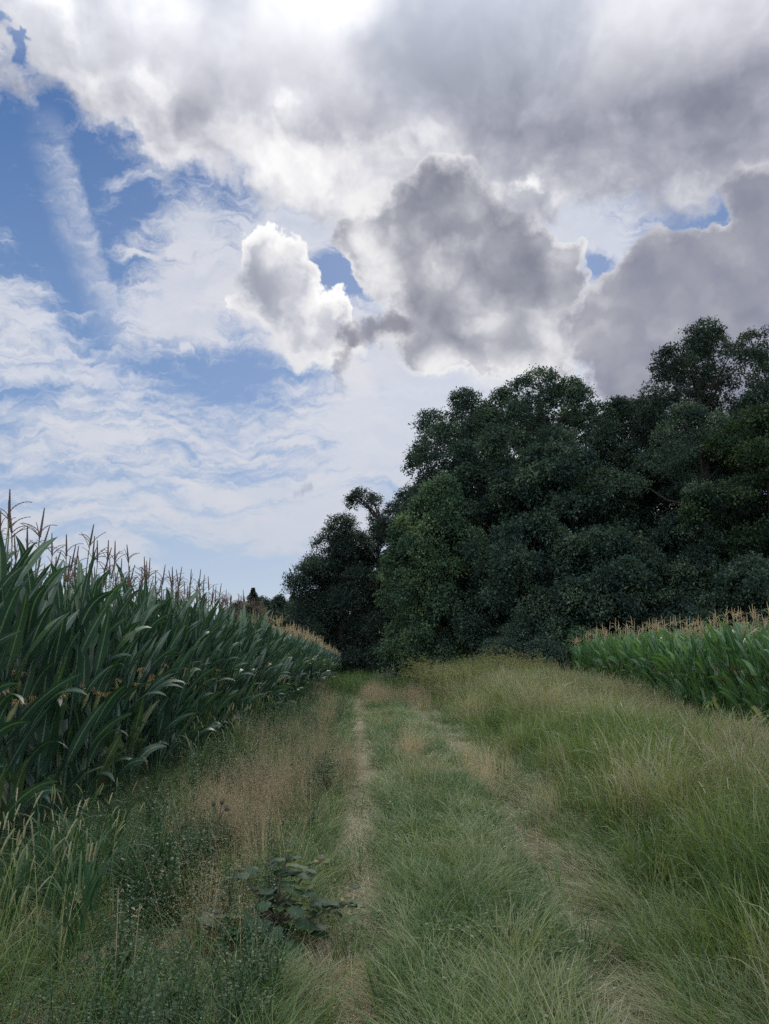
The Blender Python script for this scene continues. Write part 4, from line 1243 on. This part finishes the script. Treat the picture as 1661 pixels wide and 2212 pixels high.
# clover and small rosettes low in the turf
def clover_src():
    n = 60
    p = np.stack([RNG.normal(0, .11, n), RNG.normal(0, .11, n), U(.02, .11, n)], -1)
    V, Q, T = [], [], []
    g = Geo()
    a0 = U(0, 6.28, n)
    for k in range(3):
        a = a0 + k * 2.09
        g.add(*leaf_batch(p, np.stack([np.cos(a), np.sin(a), U(-.1, .3, n)], -1), U(.016, .032, n), np.clip(RNG.normal(.55, .2, n), 0, 1)))
    for k in range(9):
        a = U(0, 6.28)
        VV, QQ, TT, _ = ribbons([[0, 0, .01]], a, U(.6, 1.1), U(1.4, 1.8), U(.08, .16), .03, 4, tint=U(.4, .8), belly=.7)
        g.add(VV, QQ, TT)
    return g.mesh('clover', M_weed)


S_clov = [clover_src() for _ in range(4)]
x, y = sample(2600, 3.0, 24, 1.6)
dl, dr, left, right, mid = zones(x, y)
nz = fnoise(x * 2.3 + 61, y * 1.7 + 13, 2)
keep = (np.where(mid, 0.8, 0) + np.where((dl > .3) & left & (x > -1.5), 0.8, 0) + np.where(right & (dr < 1.3), .6, 0)) * smooth(0.45, 0.62, nz)
lay('clover_weeds', S_clov, x, y, keep, big(y), 0.3 + 0.35 * nz, 'weeds', 'small clover and rosette leaves low in the turf of the track')

# ------------------------------------------------------------------ single plants
# broad bladed barnyard grass at the foot of the maize
def barn_meshes():
    n = 30
    r = 0.10 * np.sqrt(U(0, 1, n)); a = U(0, 6.28, n)
    z = U(0, 0.45, n)
    V, Q, T, _ = ribbons(np.stack([r * np.cos(a), r * np.sin(a), z], -1), a + RNG.normal(0, .6, n), U(.1, .5, n), U(1.3, 2.4, n), U(.28, .52, n), U(.013, .022, n), 7, 1.6, U(-.5, .5, n), .6, U(.1, .9, n), belly=0.3)
    g = Geo().add(V, Q, T)
    c = stems(g, 4, 0.09, (.5, .85), 0.2, 0.4, 0.006)
    heads = []
    for k in range(2):
        h = Geo(); spikes(h, c[k:k + 1], 0.12, 0.0065, 0.0, 1.0)
        heads.append(h.mesh('barnyard_head', M_barnhead))
    return g.mesh('barnyard_leaves', M_barn), heads


BARN = [barn_meshes() for _ in range(5)]
spots = [(-2.25, 5.3), (-2.0, 5.8), (-2.35, 6.0), (-1.8, 5.2), (-1.95, 4.7), (-1.6, 5.7), (-2.15, 5.55), (-1.7, 4.5), (-2.05, 5.05), (-1.85, 6.3), (-1.5, 5.05), (-2.3, 6.7), (-1.75, 6.9), (-2.1, 4.35), (-1.6, 4.2), (-2.2, 4.75), (-2.45, 5.75),
         (-2.6, 8.8), (-2.3, 9.6), (-2.5, 10.6), (-2.2, 11.6), (-2.55, 12.4), (-2.3, 13.4), (-2.6, 14.4), (-2.2, 15.2), (-2.5, 16.4), (-2.3, 17.8), (-2.6, 19), (-2.2, 20.2), (-2.5, 21.8), (-2.7, 23.5), (-2.4, 25)]
for i, (x, y) in enumerate(spots):
    lv, hd = BARN[i % 5]
    lb = ('broad bladed barnyard grass clump with drooping blades at the foot of the nearest maize' if y < 8 else
          'barnyard grass clump with arching blades along the middle of the left maize edge' if y < 14 else 'smaller looking barnyard grass clump far along the left maize edge')
    r = empty('barnyard_grass', (x, y, float(height(x, y))), lb, 'grass clump', 'barnyard grass clumps along the left maize', U(0, 6.28), U(0.72, 1.0))
    obj('blades', lv, r)
    for h in hd: obj('seed_head', h, r)

# yellow flowering weeds on the bank
M_yel = leafy('yellow_umbels', [(0.0, (0.12, 0.13, 0.05)), (0.6, (0.18, 0.175, 0.07)), (1.0, (0.28, 0.25, 0.10))], 0.7, 0.2, 0.3)
M_fine = leafy('fine_leaves', [(0.0, (0.05, 0.085, 0.035)), (1.0, (0.13, 0.16, 0.06))], 0.6, 0.3, 0.3)


def umbel_meshes():
    g, f = Geo(), Geo()
    for _ in range(4):
        b = RNG.normal(0, .12, 3); b[2] = 0
        h = U(0.9, 1.35); ld = RNG.normal(0, .12, 2)
        s = np.linspace(0, 1, 6)[:, None]
        pts = b + np.concatenate([ld[None] * s ** 1.4 * h, s * h], 1)
        g.add(*tube(pts, np.linspace(.006, .002, 6), 4), .5)
        for k in range(9):
            t = U(.5, 1); p = b + np.array([ld[0] * t ** 1.4 * h, ld[1] * t ** 1.4 * h, t * h])
            a = U(0, 6.28); q = p + np.array([math.cos(a) * .14, math.sin(a) * .14, .12]) * U(.4, 1.2)
            g.add(*tube([p, (p + q) / 2 + [0, 0, -.01], q], [.002, .0018, .0015], 3), .6)
            m = 26; r = .06 * np.sqrt(U(0, 1, m)); aa = U(0, 6.28, m)
            f.add(*leaf_batch(q + np.stack([r * np.cos(aa), r * np.sin(aa), RNG.normal(0, .01, m)], -1), unit(m) + [0, 0, .4], U(.012, .024, m), U(0, 1, m)))
        m = 60; t = U(.1, .8, m); a = U(0, 6.28, m)
        p = b + np.stack([ld[0] * t ** 1.4 * h + np.cos(a) * .09 * U(0, 1, m), ld[1] * t ** 1.4 * h + np.sin(a) * .09 * U(0, 1, m), t * h], -1)
        g.add(*leaf_batch(p, np.stack([np.cos(a), np.sin(a), .4 + 0 * a], -1), U(.03, .07, m), U(0, 1, m)))
    return g.mesh('weed_stems', M_fine), f.mesh('weed_flowers', M_yel)


UMB = [umbel_meshes() for _ in range(5)]
for i in range(86):
    px = 830 + (i + U(0, 1)) / 86 * 360
    Yd = U(36, 42) if px < 900 else U(26, 37)
    x = (px - CX) / F_PX * Yd * 1.02; y = Yd
    if x < rutR(y) + 0.7: x = rutR(y) + 0.7 + U(0, 1.2)
    sc = (1.2 if px < 900 else 1.08) * U(0.85, 1.15) * (1.1 - 0.22 * (px - 830) / 360)
    st_, fl = UMB[i % 5]
    lb = ('tall yellow flowering weed at the left end of the bank by the path' if px < 940 else 'tall yellow flowering weed in the middle of the bank before the wood' if px < 1080 else 'lower yellow flowering weed at the right end of the bank towards the maize')
    r = empty('yellow_weed', (x, y, float(height(x, y))), lb, 'wildflower', 'yellow flowering weeds on the bank', U(0, 6.28), sc)
    obj('stems', st_, r); obj('flowers', fl, r)

# straw coloured tussocks on the ridge and in the left track
def tussock(x, y, n, L, rad, lean, tint, label, th=(0.05, 0.7)):
    r = rad * np.sqrt(U(0, 1, n)); a = U(0, 6.28, n)
    V, Q, T, _ = ribbons(np.stack([r * np.cos(a), r * np.sin(a), 0 * a - .02], -1), np.where(U(0, 1, n) < .6, RNG.normal(lean, .7, n), a), U(*th, n), U(1.0, 1.9, n), U(L * .6, L * 1.2, n), U(.0025, .0045, n), 6, 1.4, U(-1, 1, n), .4, U(*tint, n))
    o = obj('grass_tussock', Geo().add(V, Q, T).mesh('grass_tussock', M_tus))
    o.location = (x, y, float(height(x, y)))
    tag(o, label, 'tussock', 'dry tussocks along the track', 'thing')


M_tus = leafy('tussock_straw', GREEN, .6, .3, .3)
tussock(-.14, 3.85, 420, .3, .2, -1.4, (.74, 1.0), 'tan straw heap in the left wheel track at the very bottom of the view', (.6, 1.35))
tussock(-.20, 4.25, 700, .34, .30, -1.2, (.72, 1.0), 'tan straw tussock sprawled in the left wheel track just beyond the straw heap', (.5, 1.3))
tussock(.42, 13.2, 260, .55, .22, .4, (.78, 1.0), 'pale fan shaped straw tussock on the ridge halfway along the track', (.05, .5))
tussock(.62, 12.2, 160, .4, .2, .2, (.8, 1.0), 'pinkish straw tussock just in front of the fan shaped one', (.4, 1.0))
tussock(.30, 9.0, 260, .36, .28, -.5, (.4, .75), 'grey blond tussock on the near ridge', (.2, .9))
tussock(.55, 5.4, 240, .42, .2, .6, (.3, .7), 'greenish blond tussock on the ridge leaning right', (.3, 1.0))
tussock(.72, 4.35, 190, .5, .13, .2, (.25, .75), 'upright dark tuft of mixed grass at the bottom centre', (.02, .3))
tussock(1.9, 9.6, 420, .5, .4, 2.6, (.62, .85), 'silvery flattened tussock at the edge of the right wheel track', (.6, 1.2))
tussock(1.75, 13.5, 400, .5, .4, 2.6, (.6, .82), 'silvery flattened tussock farther up the right wheel track', (.5, 1.2))
tussock(-.75, 24, 300, .5, .5, 0, (.75, 1.0), 'straw tussock on the crest of the left track', (.1, .8))
tussock(-.55, 29, 400, .55, .6, 0, (.78, 1.0), 'broad bleached tussock in the centre of the far track', (.1, .8))

# burdock beside the left wheel track
M_burl = leafy('burdock_leaf', [(0.0, (0.016, 0.038, 0.022)), (.6, (0.034, 0.066, 0.036)), (1.0, (0.09, 0.12, 0.045))], .6, .2, .25)
M_burs = plain('burdock_stem', (.035, .03, .025), (.07, .06, .035), 20, .7)
M_burh = plain('burr', (.10, .10, .045), (.16, .14, .07), 60, .8)
M_purp = plain('thistle_purple', (.12, .04, .13), (.2, .08, .2), 60, .8)


def broad_leaf(g, base, az, size, pitch, tint, wav=0.09):
    """Heart-shaped leaf with wavy rim and a sunken midrib."""
    nr, na = 6, 18
    rr = np.linspace(0, 1, nr + 1)[1:]
    ph = np.linspace(-np.pi, np.pi, na, endpoint=False)
    rim = (0.62 + 0.30 * np.cos(ph) + 0.08 * np.cos(3 * ph)) * (1 - 0.45 * np.exp(-((np.abs(ph) - np.pi) / 0.35) ** 2)) * (1 + .05 * np.sin(7 * ph + size * 90))
    x = rr[:, None] * rim * np.cos(ph) + .18; yv = rr[:, None] * rim * np.sin(ph) * .95
    z = -.14 * rr[:, None] ** 2 * (1 - .5 * np.cos(2 * ph)) + wav * rr[:, None] ** 2 * np.sin(5 * ph + az * 3) + .10 * np.abs(yv) - .18 * np.clip(x, 0, 2) ** 2
    Vl = np.concatenate([[[.18, 0, 0]], np.stack([x, yv, z], -1).reshape(-1, 3)]) * size
    cp, sp = math.cos(pitch), math.sin(pitch)
    Vl = np.stack([Vl[:, 0] * cp - Vl[:, 2] * sp, Vl[:, 1], Vl[:, 0] * sp + Vl[:, 2] * cp], -1)
    ca, sa = math.cos(az), math.sin(az)
    Vl = np.stack([Vl[:, 0] * ca - Vl[:, 1] * sa, Vl[:, 0] * sa + Vl[:, 1] * ca, Vl[:, 2]], -1) + base
    Q = [[0, 1 + j, 1 + (j + 1) % na, 1 + (j + 1) % na] for j in range(na)]
    quads = [[1 + i * na + j, 1 + i * na + (j + 1) % na, 1 + (i + 1) * na + (j + 1) % na, 1 + (i + 1) * na + j] for i in range(nr - 1) for j in range(na)]
    # the innermost ring closes on doubled centre vertices so that every face keeps four corners
    c0 = len(Vl)
    Vl = np.concatenate([Vl, np.repeat(Vl[:1], na, 0) + (Vl[1:1 + na] - Vl[0]) * .04])
    inner = [[c0 + j, c0 + (j + 1) % na, 1 + (j + 1) % na, 1 + j] for j in range(na)]
    g.add(Vl, np.array(quads + inner), tint)


bx, by = -.62, 4.75
br = empty('burdock_plant', (bx, by, float(height(bx, by))), 'dark burdock with big lobed leaves and burrs beside the left wheel track', 'burdock')
br.scale = (1.22, 1.2, .74)
gs, gl = Geo(), Geo()
branches = [((0, 0, 0), (.02, -.02, .3), (.1, -.02, .5), (.2, .05, .64)), ((0, 0, 0), (-.08, .03, .25), (-.16, .06, .46), (-.22, .08, .56)), ((.02, 0, .12), (.16, -.05, .24), (.27, -.08, .33), (.34, -.06, .4)),
            ((0, 0, .2), (-.02, .08, .4), (.0, .12, .55), (.02, .14, .66)), ((0, 0, .05), (-.14, -.1, .16), (-.24, -.14, .24), (-.3, -.14, .3))]
for b in branches:
    gs.add(*tube(b, [.010, .008, .006, .003], 6))
    for k in range(24):
        t = U(.1, 1) * 3; i = min(int(t), 2); p = np.array(b[i]) + (np.array(b[i + 1]) - np.array(b[i])) * (t - i)
        broad_leaf(gl, p + RNG.normal(0, .035, 3), U(0, 6.28), U(.035, .08), U(-.7, .4), np.clip(RNG.normal(.5, .25), 0, 1))
for az, s_, z, pt_, tn in tuple((U(-3.1, 3.1), U(.1, .15), U(.05, .3), U(-.7, -.2), U(0, .6)) for _ in range(16)) + ((-.3, .15, .17, -.45, .35), (-1.2, .16, .12, -.5, .45), (-2.0, .15, .15, -.5, .3), (-2.7, .14, .2, -.5, .4), (.5, .14, .22, -.5, .3), (-.75, .13, .27, -.7, .25), (-1.6, .15, .24, -.6, .5), (-.1, .12, .34, -.8, .35), (-2.3, .12, .3, -.6, .5), (2.6, .14, .2, -.4, .4), (1.6, .14, .2, -.4, .4),
                           (-1.0, .11, .36, -.5, .6), (-1.9, .1, .4, -.5, .6), (-.4, .1, .44, -.5, .5)):
    rad = .10 + .5 * s_
    broad_leaf(gl, np.array([math.cos(az) * rad, math.sin(az) * rad, z]), az, s_ * .56, pt_, tn)
    gs.add(*tube([[0, 0, max(.02, z - .1)], [math.cos(az) * rad * .5, math.sin(az) * rad * .5, z], [math.cos(az) * rad, math.sin(az) * rad, z]], [.006, .004, .003], 5))
obj('stem', gs.mesh('burdock_stem', M_burs), br)
obj('leaves', gl.mesh('burdock_leaves', M_burl), br)
for e in [b[-1] for b in branches] + [(.17, .03, .62), (.31, -.08, .38), (-.2, .1, .53), (.03, .12, .6), (.22, .06, .6), (.30, -.02, .36)]:
    g = Geo().add(*lumps(e, .013, 1.0, 8, 5))
    nb = 40; d = unit(nb)
    V, Q, T, _ = ribbons(np.array(e) + d * .011, np.arctan2(d[:, 1], d[:, 0]), np.arccos(d[:, 2]), np.arccos(d[:, 2]), .010, .002, 2)
    g.add(V, Q, T)
    hb = obj('burr', g.mesh('burr', M_burh), br)
    if e == branches[0][-1]:
        obj('flower_tuft', Geo().add(*lumps((e[0], e[1], e[2] + .013), .009, .7)).mesh('flower_tuft', M_purp), hb)

# dead thistle with dark seed heads left of the burdock
tx, ty = -1.17, 5.45
tr_ = empty('thistle_plant', (tx, ty, float(height(tx, ty))), 'withered brown thistle with three dark seed heads left of the burdock', 'thistle')
g = Geo(); top3 = [(-.02, 0, .66), (.035, .01, .67), (.075, -.01, .63)]
g.add(*tube([[0, 0, -.02], [.01, 0, .3], [.02, 0, .55]], [.009, .007, .006], 6), .5)
for e in top3: g.add(*tube([[.02, 0, .54], [(e[0] + .02) / 2, e[1] / 2, .61], e], [.005, .004, .003], 5), .5)
obj('stem', g.mesh('thistle_stem', M_burs), tr_)
gl = Geo()
for k in range(10):
    z = U(.1, .5); a = U(0, 6.28)
    V, Q, T, _ = ribbons([[.01, 0, z]], a, U(.6, 1.0), U(1.6, 2.4), U(.1, .18), .035, 6, roll=U(-.5, .5), tint=U(.2, .8), belly=.6)
    gl.add(V, Q, T)
obj('leaves', gl.mesh('thistle_leaves', M_burl), tr_)
M_thd = plain('thistle_head', (.03, .026, .02), (.06, .05, .04), 60, .9)
for e in top3:
    g = Geo().add(*lumps(e, .016, 1.1))
    nb = 36; d = unit(nb); d[:, 2] = np.abs(d[:, 2])
    V, Q, T, _ = ribbons(np.array(e) + d * .013, np.arctan2(d[:, 1], d[:, 0]), np.arccos(d[:, 2]), np.arccos(d[:, 2]), .014, .003, 2)
    obj('seed_head', g.add(V, Q, T).mesh('seed_head', M_thd), tr_)

# single bleached stalks standing in the dark near-left corner
for i, (x, y, h, ld) in enumerate([(-1.62, 4.05, .5, .1), (-1.32, 4.0, .52, -.04), (-1.22, 3.95, .46, .02), (-1.0, 4.6, .42, .12), (-.62, 4.05, .42, -.1), (-.72, 4.1, .46, -.06), (-1.05, 4.75, .5, .05), (-1.75, 4.3, .36, .3)]):
    s = np.linspace(0, 1, 6)[:, None]
    pts = np.concatenate([ld * s ** 1.6 * h, 0.05 * s * h, s * h], 1)
    g = Geo().add(*tube(pts, np.linspace(.0035, .0016, 6), 5), U(.8, 1.0))
    c = pts[None]
    panicle(g, c, 22, .012, .02, .003, .7, 1.0, .25)
    o = obj('dry_stalk', g.mesh('dry_stalk', M_tus)); o.location = (x, y, float(height(x, y)))
    tag(o, ('bleached dry stalk standing in the dark weeds at the lower left', 'bleached dry stalk near the burdock base at the lower left')[i in (4, 5)], 'stalk', 'bleached dry stalks among the near weeds', 'thing')


# tall dark tufts standing up out of the right verge
def tuft_mesh(k):
    n = 120
    r = .2 * np.sqrt(U(0, 1, n)); a = U(0, 6.28, n)
    V, Q, T, _ = ribbons(np.stack([r * np.cos(a), r * np.sin(a), 0 * a - .02], -1), a + RNG.normal(0, .8, n), U(.0, .35, n), U(1.0, 2.7, n), U(.4, .85, n), U(.008, .017, n), 7, 2.0, U(-.7, .7, n), .65, U(.02, .34, n), belly=.2)
    return Geo().add(V, Q, T).mesh('tall_tuft', M_tus)


def head_mesh():
    g = Geo(); c = stems(g, 1, .12, (.8, 1.15), .2, .5, .004); spikes(g, c, .11, .0052, .7, .95)
    return g.mesh('seed_head', M_tus)


TUF = [(tuft_mesh(k), [head_mesh() for _ in range(5)]) for k in range(5)]
spots = [(2.3, 5.2), (2.0, 5.9), (2.75, 5.6), (2.5, 6.5), (3.1, 6.6), (2.15, 7.3), (2.9, 7.7), (3.6, 7.9), (2.4, 8.6), (3.3, 9.0), (4.1, 9.1), (2.7, 10.2), (3.7, 10.6), (3.1, 11.8), (3.9, 12.4), (3.4, 13.6), (4.2, 15.6), (2.9, 14.9), (3.8, 17), (4.6, 18.5)]
for i, (x, y) in enumerate(spots):
    tm, hm = TUF[i % 5]
    lb = ('tall deep green grass tuft rising from the right verge in the foreground' if y < 6.2 else 'tall deep green grass tuft in the middle of the right verge' if y < 11 else 'tall green grass tuft in the right verge towards the right maize')
    r = empty('grass_tuft', (x, y, float(height(x, y))), lb, 'grass tuft', 'tall grass tufts in the right verge', U(0, 6.28), U(.75, 1.05))
    obj('blades', tm, r)
    for h in hm[:2 + i % 4]: obj('seed_head', h, r)
